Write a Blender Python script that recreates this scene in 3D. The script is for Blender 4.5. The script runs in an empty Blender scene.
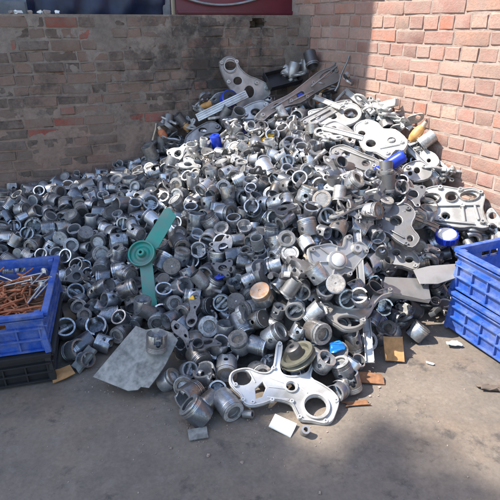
import bpy, bmesh, math, random
import numpy as np
from mathutils import Vector, Matrix, Euler
from mathutils import noise as mnoise

R = math.radians
random.seed(7); rng = np.random.default_rng(11)
scene = bpy.context.scene
COL = scene.collection

# ------------------------------------------------------------------ camera
CAM_H, PITCH, F = 1.45, R(24.5), 500.0
cam_d = bpy.data.cameras.new('camera'); cam = bpy.data.objects.new('camera', cam_d); COL.objects.link(cam)
cam.location = (0, 0, CAM_H); cam.rotation_euler = (R(90)-PITCH, 0, 0)
cam_d.sensor_width = 36; cam_d.lens = 36*F/500; cam_d.clip_end = 2000; cam_d.clip_start = .02
scene.camera = cam
# ------------------------------------------------------------------ sky and sun
SUN_AZ = R(184)      # direction towards the sun, measured from +X counter-clockwise: from the left
SUN_EL = R(52)
SUN = Vector((math.cos(SUN_AZ)*math.cos(SUN_EL), math.sin(SUN_AZ)*math.cos(SUN_EL), math.sin(SUN_EL)))
w = bpy.data.worlds.new('World'); scene.world = w; w.use_nodes = True
wn = w.node_tree; sky = wn.nodes.new('ShaderNodeTexSky'); sky.sky_type = 'NISHITA'; sky.sun_disc = False
sky.sun_elevation = SUN_EL; sky.sun_rotation = R(90)-SUN_AZ; sky.air_density = 1.2; sky.dust_density = 1.0; sky.ozone_density = 1.0
bgn = wn.nodes['Background']; bgn.inputs['Strength'].default_value = .15
wn.links.new(sky.outputs[0], bgn.inputs[0])
sl = bpy.data.lights.new('sun', 'SUN'); sl.energy = 4.7; sl.angle = R(.5); sl.color = (1, .93, .83)
so = bpy.data.objects.new('sun', sl); COL.objects.link(so); so.rotation_euler = SUN.to_track_quat('Z', 'Y').to_euler()
scene.view_settings.view_transform = 'Standard'; scene.view_settings.look = 'None'
scene.view_settings.gamma = 1; scene.view_settings.exposure = 1.25; scene.view_settings.use_curve_mapping = False

# ------------------------------------------------------------------ pixels to directions
ORG = Vector((0, 0, CAM_H))
FW = Vector((0, math.cos(PITCH), -math.sin(PITCH))); UP = Vector((0, math.sin(PITCH), math.cos(PITCH)))
def ray(px, py): return (FW + Vector((1, 0, 0))*((px-250)/F) + UP*((250-py)/F))
def proj(p):
    q = Vector(p)-ORG; z = q.dot(FW)
    return 250+F*q.x/z, 250-F*q.dot(UP)/z, z
def on_plane(px, py, o, n):
    d = ray(px, py); return ORG + d*((Vector(o)-ORG).dot(n)/d.dot(n))
def on_z(px, py, z=0.): return on_plane(px, py, (0, 0, z), Vector((0, 0, 1)))
CORNER = Vector((.4885, 4.4, 0))
DR = Vector((.466, -.885, 0)).normalized()      # along the right wall, towards the camera
NR = Vector((-DR.y*-1, 0, 0)); NR = Vector((-.885, -.466, 0)).normalized()
DB = Vector((-.943, -.334, 0)).normalized()     # along the back wall, towards the left
NB = Vector((.334, -.943, 0)).normalized()

# ------------------------------------------------------------------ object helpers
def link(name, me, parent=None, mat=None):
    o = bpy.data.objects.new(name, me); COL.objects.link(o)
    if mat is not None:
        me.materials.clear(); me.materials.append(mat)
    if parent is not None: o.parent = parent
    return o
def empty(name, loc=(0, 0, 0), rot=(0, 0, 0)):
    o = bpy.data.objects.new(name, None); COL.objects.link(o); o.location = loc; o.rotation_euler = rot
    o.empty_display_size = .05; return o
def tag(o, label=None, cat=None, group=None, kind=None):
    for k, v in (('label', label), ('category', cat), ('group', group), ('kind', kind)):
        if v: o[k] = v
    return o
def bm_mesh(bm, name='m', smooth=None):
    me = bpy.data.meshes.new(name); bm.normal_update(); bm.to_mesh(me); bm.free()
    if smooth is not None: shade(me, smooth)
    return me
def shade(me, ang=35):
    me.polygons.foreach_set('use_smooth', [True]*len(me.polygons)); me.set_sharp_from_angle(angle=R(ang))
def add_box(bm, c, s, rot=None, bev=0.):
    m = Matrix.Translation(c) @ (rot.to_4x4() if rot is not None else Matrix()) @ Matrix.Diagonal((s[0], s[1], s[2], 1))
    g = bmesh.ops.create_cube(bm, size=1, matrix=m)
    if bev > 0:
        es = list({e for v in g['verts'] for e in v.link_edges})
        bmesh.ops.bevel(bm, geom=es, offset=bev, segments=2, affect='EDGES', profile=.6)
def box_mesh(c, s, rot=None, bev=0.):
    bm = bmesh.new(); add_box(bm, c, s, rot, bev); return bm_mesh(bm, smooth=40 if bev else None)
def lathe_mesh(prof, seg=24, closed=False, smooth=32):
    """prof: list of (r,z); r=0 at an end closes it"""
    bm = bmesh.new(); rings = []
    for r, z in prof:
        if r <= 1e-6: rings.append([bm.verts.new((0, 0, z))])
        else: rings.append([bm.verts.new((r*math.cos(2*math.pi*i/seg), r*math.sin(2*math.pi*i/seg), z)) for i in range(seg)])
    pairs = list(zip(rings[:-1], rings[1:]))
    if closed: pairs.append((rings[-1], rings[0]))
    for a, b in pairs:
        for i in range(seg):
            j = (i+1) % seg
            vs = [a[i % len(a)], a[j % len(a)], b[j % len(b)], b[i % len(b)]]
            vs = list(dict.fromkeys(vs))
            if len(vs) > 2: bm.faces.new(vs)
    bmesh.ops.recalc_face_normals(bm, faces=bm.faces)
    return bm_mesh(bm, smooth=smooth)
def tube_mesh(pts, r, seg=8, taper=None):
    bm = bmesh.new(); pts = [Vector(p) for p in pts]; rings = []
    for i, p in enumerate(pts):
        t = (pts[min(i+1, len(pts)-1)]-pts[max(i-1, 0)]).normalized()
        a = t.orthogonal().normalized() if i == 0 else (a - t*a.dot(t)).normalized()
        b = t.cross(a); rr = r if taper is None else r*taper[i]
        rings.append([bm.verts.new(p + (a*math.cos(2*math.pi*k/seg)+b*math.sin(2*math.pi*k/seg))*rr) for k in range(seg)])
    for A, B in zip(rings[:-1], rings[1:]):
        for k in range(seg): bm.faces.new((A[k], A[(k+1) % seg], B[(k+1) % seg], B[k]))
    bm.faces.new(rings[0][::-1]); bm.faces.new(rings[-1])
    return bm_mesh(bm, smooth=50)
def eval_mesh(o):
    bpy.context.view_layer.update(); dg = bpy.context.evaluated_depsgraph_get()
    return bpy.data.meshes.new_from_object(o.evaluated_get(dg))
def catmull(pts, n=4):
    out = []; N = len(pts)
    for i in range(N):
        p0, p1, p2, p3 = (np.array(pts[(i+k-1) % N], float) for k in range(4))
        for t in np.linspace(0, 1, n, endpoint=False):
            out.append(tuple(.5*((2*p1)+(-p0+p2)*t+(2*p0-5*p1+4*p2-p3)*t*t+(-p0+3*p1-3*p2+p3)*t**3)))
    return out
def circle(cx, cy, r, ry=None, n=20, a=0.):
    ry = ry or r; ca, sa = math.cos(a), math.sin(a); out = []
    for k in range(n):
        x, y = r*math.cos(2*math.pi*k/n), ry*math.sin(2*math.pi*k/n); out.append((cx+x*ca-y*sa, cy+x*sa+y*ca))
    return out
def plate_mesh(outline, holes=(), thick=.01, bev=.002):
    cu = bpy.data.curves.new('tmp', 'CURVE'); cu.dimensions = '2D'; cu.fill_mode = 'BOTH'
    for loop in [outline]+list(holes):
        sp = cu.splines.new('POLY'); sp.points.add(len(loop)-1); sp.use_cyclic_u = True
        for p, q in zip(sp.points, loop): p.co = (q[0], q[1], 0, 1)
    cu.extrude = max(thick/2-bev, .0002); cu.bevel_depth = bev; cu.bevel_resolution = 1; cu.offset = -bev
    o = bpy.data.objects.new('tmp', cu); COL.objects.link(o)
    me = eval_mesh(o); bpy.data.objects.remove(o); shade(me, 38); return me
def frame(o, n, xhint=Vector((1, 0, 0))):
    n = Vector(n).normalized(); e1 = (xhint - n*xhint.dot(n)).normalized(); e2 = n.cross(e1)
    return Matrix(((e1.x, e2.x, n.x, o[0]), (e1.y, e2.y, n.y, o[1]), (e1.z, e2.z, n.z, o[2]), (0, 0, 0, 1)))
def px_local(M, px, py):
    n = Vector((M[0][2], M[1][2], M[2][2])); p = on_plane(px, py, M.translation, n); q = M.inverted() @ p; return q.x, q.y

# ------------------------------------------------------------------ materials
def new_mat(name):
    m = bpy.data.materials.new(name); m.use_nodes = True; nt = m.node_tree; return m, nt, nt.nodes['Principled BSDF']
def N(nt, t, **kw):
    n = nt.nodes.new(t)
    for k, v in kw.items(): setattr(n, k, v)
    return n
def ramp(nt, src, stops):
    r = N(nt, 'ShaderNodeValToRGB'); nt.links.new(src, r.inputs[0]); e = r.color_ramp.elements
    while len(e) < len(stops): e.new(.5)
    for k, (p, c) in enumerate(stops): e[k].position = p; e[k].color = (c[0], c[1], c[2], 1) if isinstance(c, tuple) else (c, c, c, 1)
    return r.outputs[0]
def noise(nt, scale, detail=5, rough=.6, coord='Object', vec=None):
    n = N(nt, 'ShaderNodeTexNoise'); n.inputs['Scale'].default_value = scale; n.inputs['Detail'].default_value = detail; n.inputs['Roughness'].default_value = rough
    if vec is None:
        tc = N(nt, 'ShaderNodeTexCoord'); vec = tc.outputs[coord]
    nt.links.new(vec, n.inputs['Vector']); return n.outputs[0]
def mix(nt, fac, a, b, mode='MIX'):
    m = N(nt, 'ShaderNodeMix', data_type='RGBA', blend_type=mode)
    for sock, v in ((m.inputs[0], fac), (m.inputs[6], a), (m.inputs[7], b)):
        if isinstance(v, (int, float)): sock.default_value = v
        elif isinstance(v, tuple): sock.default_value = (v[0], v[1], v[2], 1)
        else: nt.links.new(v, sock)
    return m.outputs[2]
def math_(nt, op, a, b=None):
    m = N(nt, 'ShaderNodeMath', operation=op)
    for s, v in zip(m.inputs, (a, b)):
        if v is None: continue
        if isinstance(v, (int, float)): s.default_value = v
        else: nt.links.new(v, s)
    return m.outputs[0]
def rand01(nt):
    oi = N(nt, 'ShaderNodeObjectInfo'); ge = N(nt, 'ShaderNodeNewGeometry')
    return math_(nt, 'FRACT', math_(nt, 'ADD', oi.outputs['Random'], ge.outputs['Random Per Island']))
def bump(nt, b, h, strength=.3, dist=.002):
    n = N(nt, 'ShaderNodeBump'); n.inputs['Strength'].default_value = strength; n.inputs['Distance'].default_value = dist
    nt.links.new(h, n.inputs['Height']); nt.links.new(n.outputs[0], b.inputs['Normal'])
def metal(name, lo, hi, rough=(.35, .6), metallic=.85, dirt=(.09, .08, .07), dirt_amt=.5, scale=40, bstr=.15, mid=.5, stain=0.):
    """weathered metal: each piece its own tone between lo and hi, blotchy grime"""
    m, nt, b = new_mat(name); r = rand01(nt)
    base = ramp(nt, r, [(0, lo), (.55, tuple(a+(b_-a)*mid for a, b_ in zip(lo, hi))), (1, hi)])
    n1 = noise(nt, scale, 5, .65); n2 = noise(nt, scale*.3, 3)
    if stain:      # some pieces carry brown oil varnish
        r2 = math_(nt, 'FRACT', math_(nt, 'MULTIPLY', r, 17.31)); base = mix(nt, ramp(nt, r2, [(.55, 0.), (1, stain)]), base, (.30, .215, .13))
    d = ramp(nt, math_(nt, 'ADD', math_(nt, 'MULTIPLY', n1, .5), math_(nt, 'MULTIPLY', n2, .5)), [(.42, 0.), (.62, 1.)])
    d = math_(nt, 'MULTIPLY', d, dirt_amt)
    nt.links.new(mix(nt, d, base, dirt), b.inputs['Base Color'])
    b.inputs['Metallic'].default_value = metallic
    nt.links.new(math_(nt, 'SUBTRACT', metallic, math_(nt, 'MULTIPLY', d, metallic*.6)), b.inputs['Metallic'])
    nt.links.new(ramp(nt, n1, [(.3, rough[0]), (.7, rough[1])]), b.inputs['Roughness'])
    if bstr: bump(nt, b, noise(nt, scale*5, 3), bstr, .0008)
    return m
def plain(name, c, rough=.5, var=.25, scale=25, metallic=0., bstr=.1, spec=.5):
    m, nt, b = new_mat(name); n1 = noise(nt, scale, 5, .65)
    a = tuple(x*(1-var) for x in c); d = tuple(min(1, x*(1+var)) for x in c)
    nt.links.new(ramp(nt, n1, [(.3, a), (.7, d)]), b.inputs['Base Color'])
    b.inputs['Roughness'].default_value = rough; b.inputs['Metallic'].default_value = metallic; b.inputs['Specular IOR Level'].default_value = spec
    if bstr: bump(nt, b, noise(nt, scale*6, 3), bstr, .001)
    return m
DK = (.035, .033, .031)
M_SKIRT = metal('piston_skirt', (.15, .16, .182), (.62, .642, .68), (.22, .46), .85, DK, .55, 14, mid=.46, stain=.5)
M_CAST = metal('piston_cast_inside', (.26, .27, .292), (.66, .678, .71), (.26, .55), .8, DK, .58, 12, .5, stain=.5)
M_CROWN = metal('piston_crown', (.06, .061, .065), (.56, .565, .57), (.4, .68), .5, DK, .7, 12, mid=.40, stain=.5)
M_EDGE = metal('piston_machined_edge', (.26, .265, .28), (.74, .75, .77), (.18, .42), .9, DK, .6, 16, 0, mid=.6, stain=.4)
M_RING = metal('ring_steel', (.55, .55, .56), (.68, .68, .68), (.22, .4), .95, dirt_amt=.3)
M_ALU = metal('cast_aluminium', (.34, .34, .34), (.60, .60, .59), (.34, .6), .8, (.07, .065, .06), .65, 9, .4, stain=.3)
M_BRIGHT = metal('bright_aluminium', (.56, .56, .555), (.68, .68, .67), (.34, .62), .5, dirt=(.15, .14, .125), dirt_amt=.75, scale=9, bstr=.5)
M_DARKALU = metal('oily_aluminium', (.10, .10, .105), (.34, .34, .35), (.35, .6), .8, dirt_amt=.6, scale=20, bstr=.35)
M_STEEL = metal('dull_sheet_steel', (.27, .275, .26), (.29, .295, .28), (.5, .75), .3, dirt=(.10, .10, .095), dirt_amt=.85, scale=38, bstr=.6)
M_BLACK = plain('black_plastic', (.02, .02, .022), .45)
M_BLUE = plain('blue_crate_plastic', (.014, .075, .37), .42, .22, 7, bstr=.15)
def dusty(m, col, rng_, scale):
    nt = m.node_tree; b = nt.nodes['Principled BSDF']; src = b.inputs['Base Color'].links[0].from_socket
    geo = N(nt, 'ShaderNodeNewGeometry').outputs['Position']
    nt.links.new(mix(nt, ramp(nt, noise(nt, scale, 7, .75, vec=geo), [(rng_[0], 0.), (rng_[1], .55)]), src, col), b.inputs['Base Color'])
dusty(M_BLUE, (.27, .29, .33), (.40, .72), 11); dusty(M_BLUE, (.05, .048, .045), (.50, .75), 19)
M_BLUE2 = plain('blue_paint', (.012, .04, .42), .35, .25, 30)
M_TEAL = metal('teal_paint', (.006, .23, .18), (.008, .24, .185), (.35, .6), .05, dirt=(.15, .17, .16), dirt_amt=.75, scale=14)
M_TAN = plain('tan_resin', (.52, .27, .09), .5, .3, 30)
M_RUST = plain('rusty_red', (.44, .145, .06), .6, .45, 50)
M_RUSTB = plain('rust_brown', (.20, .095, .045), .8, .4, 40)
M_CARD = plain('brown_board', (.36, .19, .075), .85, .3, 30)
M_YEL = plain('yellow_plastic', (.75, .42, .03), .45, .15, 30)
M_WHITE = plain('white_board', (.78, .77, .74), .6, .08, 20)
M_CYAN = plain('bright_blue_plastic', (.01, .17, .5), .4, .3, 25)
M_LBLUE = plain('pale_blue_wrapper', (.40, .52, .58), .4, .25, 60)
M_WOOD = plain('pale_stick', (.45, .36, .27), .7, .25, 30)
M_MAROON = plain('maroon_paint', (.13, .014, .026), .4, .18, 5)
M_TARP = plain('dark_blue_tarp', (.011, .02, .055), .5, .6, 6)
M_GREYP = plain('grey_post', (.16, .16, .17), .7, .3, 15)

MOULD = on_plane(205, 55, CORNER, NB)
def add_mould(nt, base, geo):
    d = N(nt, 'ShaderNodeVectorMath', operation='DISTANCE'); nt.links.new(geo, d.inputs[0]); d.inputs[1].default_value = MOULD
    n4 = noise(nt, 4.5, 8, .75, vec=geo)
    f = math_(nt, 'ADD', n4, math_(nt, 'MULTIPLY', math_(nt, 'MAXIMUM', math_(nt, 'SUBTRACT', .75, d.outputs['Value']), 0.), .30))
    return mix(nt, ramp(nt, f, [(.56, 0.), (.74, .85)]), base, (.055, .054, .052))
def brick_mat(name, stops, dust, dust_rng, bs=.5, chips=(.42, .13, .06), mould=False):
    m, nt, b = new_mat(name); r = rand01(nt)
    base = ramp(nt, r, stops); geo = N(nt, 'ShaderNodeNewGeometry').outputs['Position']
    n1 = noise(nt, 8, 7, .72, vec=geo); n2 = noise(nt, 45, 6, .75, vec=geo); n3 = noise(nt, 21, 5, .7, vec=geo); n4 = noise(nt, 2.3, 5, .65, vec=geo)
    base = mix(nt, ramp(nt, n2, [(.45, 0.), (.75, .55)]), base, (.13, .075, .06))
    base = mix(nt, ramp(nt, n3, [(.60, 0.), (.70, .65)]), base, chips)
    f = ramp(nt, math_(nt, 'ADD', math_(nt, 'MULTIPLY', n1, .7), math_(nt, 'MULTIPLY', n2, .3)), [(dust_rng[0], 0.), (dust_rng[1], 1.)])
    base = mix(nt, math_(nt, 'MULTIPLY', f, .85), base, dust)
    base = mix(nt, ramp(nt, n4, [(.5, 0.), (.72, .5)]), base, tuple(x*.55 for x in dust))
    if mould: base = add_mould(nt, base, geo)
    nt.links.new(base, b.inputs['Base Color'])
    b.inputs['Roughness'].default_value = .95; b.inputs['Specular IOR Level'].default_value = .12
    bump(nt, b, math_(nt, 'ADD', noise(nt, 55, 7, .8, vec=geo), math_(nt, 'MULTIPLY', n3, .7)), bs, .007); return m
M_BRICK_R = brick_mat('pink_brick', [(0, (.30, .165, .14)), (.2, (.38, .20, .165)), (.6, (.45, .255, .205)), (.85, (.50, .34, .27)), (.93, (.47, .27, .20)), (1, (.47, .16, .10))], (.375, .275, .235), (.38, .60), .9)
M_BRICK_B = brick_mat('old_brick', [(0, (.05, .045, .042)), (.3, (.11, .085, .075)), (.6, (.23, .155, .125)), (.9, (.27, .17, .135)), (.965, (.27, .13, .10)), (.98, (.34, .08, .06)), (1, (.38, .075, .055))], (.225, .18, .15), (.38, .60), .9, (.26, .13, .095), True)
def mortar_mat(name, a, b_, c, mould=False):
    m, nt, b = new_mat(name); geo = N(nt, 'ShaderNodeNewGeometry').outputs['Position']
    n1 = noise(nt, 2.2, 6, .7, vec=geo); n2 = noise(nt, 30, 6, .75, vec=geo)
    base = ramp(nt, n1, [(.3, a), (.5, b_), (.7, c)])
    if mould:      # earth splashed up the lower courses, black mould in patches higher up
        sx = N(nt, 'ShaderNodeSeparateXYZ'); nt.links.new(geo, sx.inputs[0])
        f = ramp(nt, math_(nt, 'ADD', math_(nt, 'MULTIPLY', sx.outputs[2], -.7), math_(nt, 'ADD', math_(nt, 'MULTIPLY', n1, .9), .55)), [(.25, 0.), (.75, 1.)])
        base = mix(nt, math_(nt, 'MULTIPLY', f, .8), base, (.27, .17, .13))
        base = add_mould(nt, base, geo)
    nt.links.new(mix(nt, .5, base, ramp(nt, n2, [(.3, .25), (.75, .70)]), 'OVERLAY'), b.inputs['Base Color'])
    b.inputs['Roughness'].default_value = .95; b.inputs['Specular IOR Level'].default_value = .1
    bump(nt, b, n2, .7, .008); return m
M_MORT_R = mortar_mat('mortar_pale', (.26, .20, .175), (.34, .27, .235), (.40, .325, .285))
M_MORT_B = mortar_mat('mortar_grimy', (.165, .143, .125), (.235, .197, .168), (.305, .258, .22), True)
def ground_mat():
    m, nt, b = new_mat('dusty_concrete'); geo = N(nt, 'ShaderNodeNewGeometry').outputs['Position']
    n0 = noise(nt, .9, 4, .6, vec=geo); n1 = noise(nt, 5, 6, .7, vec=geo); n2 = noise(nt, 60, 6, .8, vec=geo); n3 = noise(nt, 14, 5, .7, vec=geo)
    base = ramp(nt, n0, [(.3, (.135, .115, .097)), (.55, (.185, .155, .127)), (.75, (.23, .19, .15))])
    n5 = noise(nt, 1.6, 6, .7, vec=geo); n6 = noise(nt, 3.3, 7, .75, vec=geo)
    base = mix(nt, ramp(nt, n1, [(.47, 0.), (.70, .7)]), base, (.10, .088, .077))
    base = mix(nt, ramp(nt, n5, [(.52, 0.), (.66, .6)]), base, (.20, .15, .11))
    base = mix(nt, ramp(nt, n6, [(.55, 0.), (.64, .8)]), base, (.06, .055, .051))
    base = mix(nt, ramp(nt, n3, [(.56, 0.), (.75, .5)]), base, (.235, .21, .185))
    base = mix(nt, .5, base, ramp(nt, n2, [(.25, .25), (.75, .72)]), 'OVERLAY')
    nt.links.new(base, b.inputs['Base Color'])
    nt.links.new(ramp(nt, n1, [(.3, .8), (.7, .55)]), b.inputs['Roughness']); b.inputs['Specular IOR Level'].default_value = .3
    h = math_(nt, 'ADD', math_(nt, 'MULTIPLY', n2, .5), n3); bump(nt, b, h, .35, .006); return m
M_GROUND = ground_mat()

# ------------------------------------------------------------------ ground
xs = np.unique(np.concatenate([np.linspace(-3, 3, 121), np.array([-200, -80, -30, -12, -6, 6, 12, 30, 80, 200.])]))
ys = np.unique(np.concatenate([np.linspace(.4, 4.8, 89), np.array([-200, -60, -20, -6, -2, 7, 14, 30, 80, 250.])]))
def gz(x, y):
    a = .008*mnoise.noise((x*1.7, y*1.7, 3.1)) + .004*mnoise.noise((x*6, y*6, 8.))
    k = max(0, 1-max(abs(x)-2.4, 0)/1.5)*max(0, 1-max(abs(y-2.6)-2., 0)/1.5); return a*k-.006
vs = [(x, y, gz(x, y)) for y in ys for x in xs]; nx = len(xs)
fs = [(j*nx+i, j*nx+i+1, (j+1)*nx+i+1, (j+1)*nx+i) for j in range(len(ys)-1) for i in range(nx-1)]
gm = bpy.data.meshes.new('ground'); gm.from_pydata(vs, [], fs); shade(gm, 60)
tag(link('ground', gm, None, M_GROUND), 'dusty grey brown concrete yard floor', kind='structure')

# ------------------------------------------------------------------ heap surface (from contacts with floor and walls)
ctrl = []
def c_wall(px, py, which, dz=-.045):
    p = on_plane(px, py, CORNER, NB if which == 'B' else NR); p = p + (NB if which == 'B' else NR)*.04
    ctrl.append((p.x, p.y, p.z+dz))
for q in [(-60, 195), (0, 183), (60, 172), (110, 160), (150, 153), (168, 143), (190, 123), (215, 110), (250, 97), (285, 86), (303, 80)]: c_wall(*q, 'B')
for q in [(330, 88), (350, 98), (375, 108), (398, 120), (415, 134), (428, 150), (440, 168), (465, 200), (488, 226)]: c_wall(*q, 'R')
FOOT_PX = [(62, 352), (85, 366), (125, 372), (165, 402), (190, 422), (215, 412), (240, 396), (268, 402), (300, 408), (335, 402), (352, 386), (366, 366), (378, 342), (402, 318), (430, 308)]
FOOT = [Vector((-2.6, 2.15, 0)), Vector((-1.5, 2.28, 0)), Vector((-1.0, 2.36, 0))] + [on_z(*q) for q in FOOT_PX] + [Vector((1.05, 2.34, 0)), Vector((1.3, 2.42, 0)), Vector((1.75, 2.3, 0))]
for p in FOOT: ctrl.append((p.x, p.y, -.005))
for px, py, z in [(250, 340, .12), (250, 300, .22), (250, 250, .36), (250, 200, .51), (250, 150, .67), (330, 130, .80), (330, 200, .60), (330, 265, .42), (300, 340, .16),
                  (150, 320, .10), (142, 254, .27), (120, 200, .38), (60, 230, .25), (60, 300, .10), (30, 200, .32), (395, 170, .66), (420, 215, .50), (400, 265, .27), (375, 300, .17), (190, 360, .08), (190, 180, .50)]:
    p = on_z(px, py, z); ctrl.append((p.x, p.y, z))
ctrl = np.array(ctrl)
def tps(r): return np.where(r > 1e-9, r*r*np.log(np.maximum(r, 1e-9)), 0)
D = np.linalg.norm(ctrl[:, None, :2]-ctrl[None, :, :2], axis=2); n = len(ctrl)
A = np.zeros((n+3, n+3)); A[:n, :n] = tps(D)+np.eye(n)*.004; A[:n, n] = 1; A[:n, n+1:] = ctrl[:, :2]; A[n:, :n] = A[:n, n:].T
W = np.linalg.solve(A, np.concatenate([ctrl[:, 2], np.zeros(3)]))
def HN(x, y):
    x = np.asarray(x, float); y = np.asarray(y, float)
    r = np.sqrt((x[..., None]-ctrl[:, 0])**2+(y[..., None]-ctrl[:, 1])**2)
    return tps(r) @ W[:n] + W[n] + W[n+1]*x + W[n+2]*y
HEAP = [(-2.6, 3.3)] + [(p.x, p.y) for p in FOOT] + [(CORNER.x, CORNER.y)]
def inside(x, y, poly):
    c = False; j = len(poly)-1
    for i in range(len(poly)):
        xi, yi = poly[i]; xj, yj = poly[j]
        if (yi > y) != (yj > y) and x < (xj-xi)*(y-yi)/(yj-yi)+xi: c = not c
        j = i
    return c
def wall_gap(x, y):
    p = Vector((x, y, 0))-CORNER; return min(p.dot(NB), p.dot(NR))
def H(x, y): return float(HN(x, y)) if inside(x, y, HEAP) else 0.
def surf(px, py):
    d = ray(px, py); t = .8
    for _ in range(900):
        p = ORG+d*t
        if p.z < max(H(p.x, p.y), 0): break
        t += .006
    e = .05; hx = (float(HN(p.x+e, p.y))-float(HN(p.x-e, p.y)))/(2*e); hy = (float(HN(p.x, p.y+e))-float(HN(p.x, p.y-e)))/(2*e)
    return p, Vector((-hx, -hy, 1)).normalized()

# ------------------------------------------------------------------ walls
def brick_proto(L, Hh, Dp, seed, irr=.004):
    rnd = random.Random(seed); bm = bmesh.new(); bmesh.ops.create_cube(bm, size=1, matrix=Matrix.Diagonal((L, Dp, Hh, 1)))
    bmesh.ops.bevel(bm, geom=list(bm.edges), offset=.0025+.003*rnd.random(), segments=1, affect='EDGES')
    for v in bm.verts: v.co += Vector((rnd.uniform(-irr, irr), rnd.uniform(-irr, irr)*.8, rnd.uniform(-irr, irr)))
    me = bm_mesh(bm, 'brick'); shade(me, 30); return me
def brick_wall(name, label, org, d, nrm, t0, t1, height, course, sl_, hl, joint, mat, mort, seed, english=True, irr=.004, proud=(.0, .006), skip=None, core_fn=None, depth=.23, vis=None):
    rnd = random.Random(seed)
    ang = math.atan2(d.y, d.x); root = empty(name, org, (0, 0, ang)); tag(root, label, 'wall')
    sgn = 1 if Vector((-d.y, d.x, 0)).dot(nrm) > 0 else -1      # side of local y on which the yard lies
    # core of mortar, front face at local y = 0 on the yard side
    us = np.linspace(t0, t1, int((t1-t0)/.02)+1); zs = np.linspace(-.05, height, int(height/.02)+1)
    v = []; f = []
    for z in zs:
        for u in us: v.append((u, sgn*(core_fn(u, z) if core_fn else -.006+.006*mnoise.noise((u*7, z*7, seed))+.0035*mnoise.noise((u*31, z*31, seed))), z))
    k = len(us)
    for j in range(len(zs)-1):
        for i in range(k-1):
            q = (j*k+i, j*k+i+1, (j+1)*k+i+1, (j+1)*k+i); f.append(q if sgn < 0 else q[::-1])
    b0 = len(v); v += [(t0, -sgn*depth, -.05), (t1, -sgn*depth, -.05), (t1, -sgn*depth, height), (t0, -sgn*depth, height)]
    f.append((b0, b0+1, b0+2, b0+3)); top = [(len(zs)-1)*k+i for i in range(k)]; f.append(tuple(top)+(b0+2, b0+3))
    f.append(tuple(j*k for j in range(len(zs)))+(b0+3, b0)); f.append(tuple(j*k+k-1 for j in range(len(zs)))+(b0+2, b0+1))
    me = bpy.data.meshes.new('mortar'); me.from_pydata(v, [], f); shade(me, 40); link('mortar_bed', me, root, mort)
    ST = [brick_proto(sl_-joint, course-joint, .10, seed*100+i, irr) for i in range(10)]; HD = [brick_proto(hl-joint, course-joint, .10, seed*100+50+i, irr) for i in range(8)]
    for m_ in ST+HD: m_.materials.append(mat)
    rest = []; cnt = 0
    for c in range(int(height/course)):
        z = (c+.5)*course; st = (c % 2 == 0) if english else True
        u = t0 + (0 if st else -hl*.5) + rnd.uniform(-.03, .03)
        if not english and c % 2: u -= sl_/2
        while u < t1-.02:
            hd = (not st) or rnd.random() < (.06 if english else .45)
            L = (hl if hd else sl_)*rnd.uniform(.94, 1.05); uc = u+L/2; u += L
            if uc-L/2 < t0-.001 or uc+L/2 > t1+.03: continue
            zz = z+.004*mnoise.noise((uc*1.3, z*2, seed))*2
            if skip and skip(uc, zz, L): continue
            me = rnd.choice(HD if hd else ST); pr = rnd.uniform(*proud)
            loc = Vector((uc, sgn*(-.05+pr), zz)); tw = .008 if english else .02; rot = Euler((rnd.uniform(-tw, tw), rnd.uniform(-.012, .012), rnd.uniform(-tw, tw)))
            s = (L-joint)/((hl if hd else sl_)-joint)
            Mx = Matrix.LocRotScale(loc, rot, Vector((s, 1, rnd.uniform(.93, 1.03))))
            wp = root.matrix_basis @ loc; x, y, zc = proj(wp)
            if zc > .3 and -15 < x < 515 and -15 < y < 515 and wp.z > H(wp.x+nrm.x*.06, wp.y+nrm.y*.06)-.03 and cnt < 300:
                o = link('brick', me, root); o.matrix_basis = Mx; cnt += 1
            else: rest.append((me, Mx))
    if rest:
        o = link('brick_courses_out_of_view', join_meshes(rest), root, mat); tag(o, kind='stuff')
    return root
def join_meshes(items, mats=None):
    V = []; LV = []; LS = []; LT = []; MI = []; vo = 0; lo = 0; cache = {}
    for me, Mx in items:
        if me.name not in cache:
            a = np.empty(len(me.vertices)*3, np.float32); me.vertices.foreach_get('co', a)
            b = np.empty(len(me.loops), np.int32); me.loops.foreach_get('vertex_index', b)
            c = np.empty(len(me.polygons), np.int32); me.polygons.foreach_get('loop_start', c)
            e = np.empty(len(me.polygons), np.int32); me.polygons.foreach_get('material_index', e)
            t = np.empty(len(me.polygons), np.int32); me.polygons.foreach_get('loop_total', t)
            cache[me.name] = (a.reshape(-1, 3), b, c, e, t)
        a, b, c, e, t = cache[me.name]; m = np.array(Mx, np.float32)
        V.append(a @ m[:3, :3].T + m[:3, 3]); LV.append(b+vo); LS.append(c+lo); MI.append(e); LT.append(t); vo += len(a); lo += len(b)
    V = np.concatenate(V); LV = np.concatenate(LV); LS = np.concatenate(LS); MI = np.concatenate(MI)
    me = bpy.data.meshes.new('joined'); me.vertices.add(len(V)); me.vertices.foreach_set('co', V.ravel())
    me.loops.add(len(LV)); me.loops.foreach_set('vertex_index', LV); me.polygons.add(len(LS)); me.polygons.foreach_set('loop_start', LS)
    me.polygons.foreach_set('material_index', MI)
    me.update(calc_edges=True); me.validate(); shade(me, 35); return me

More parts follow.
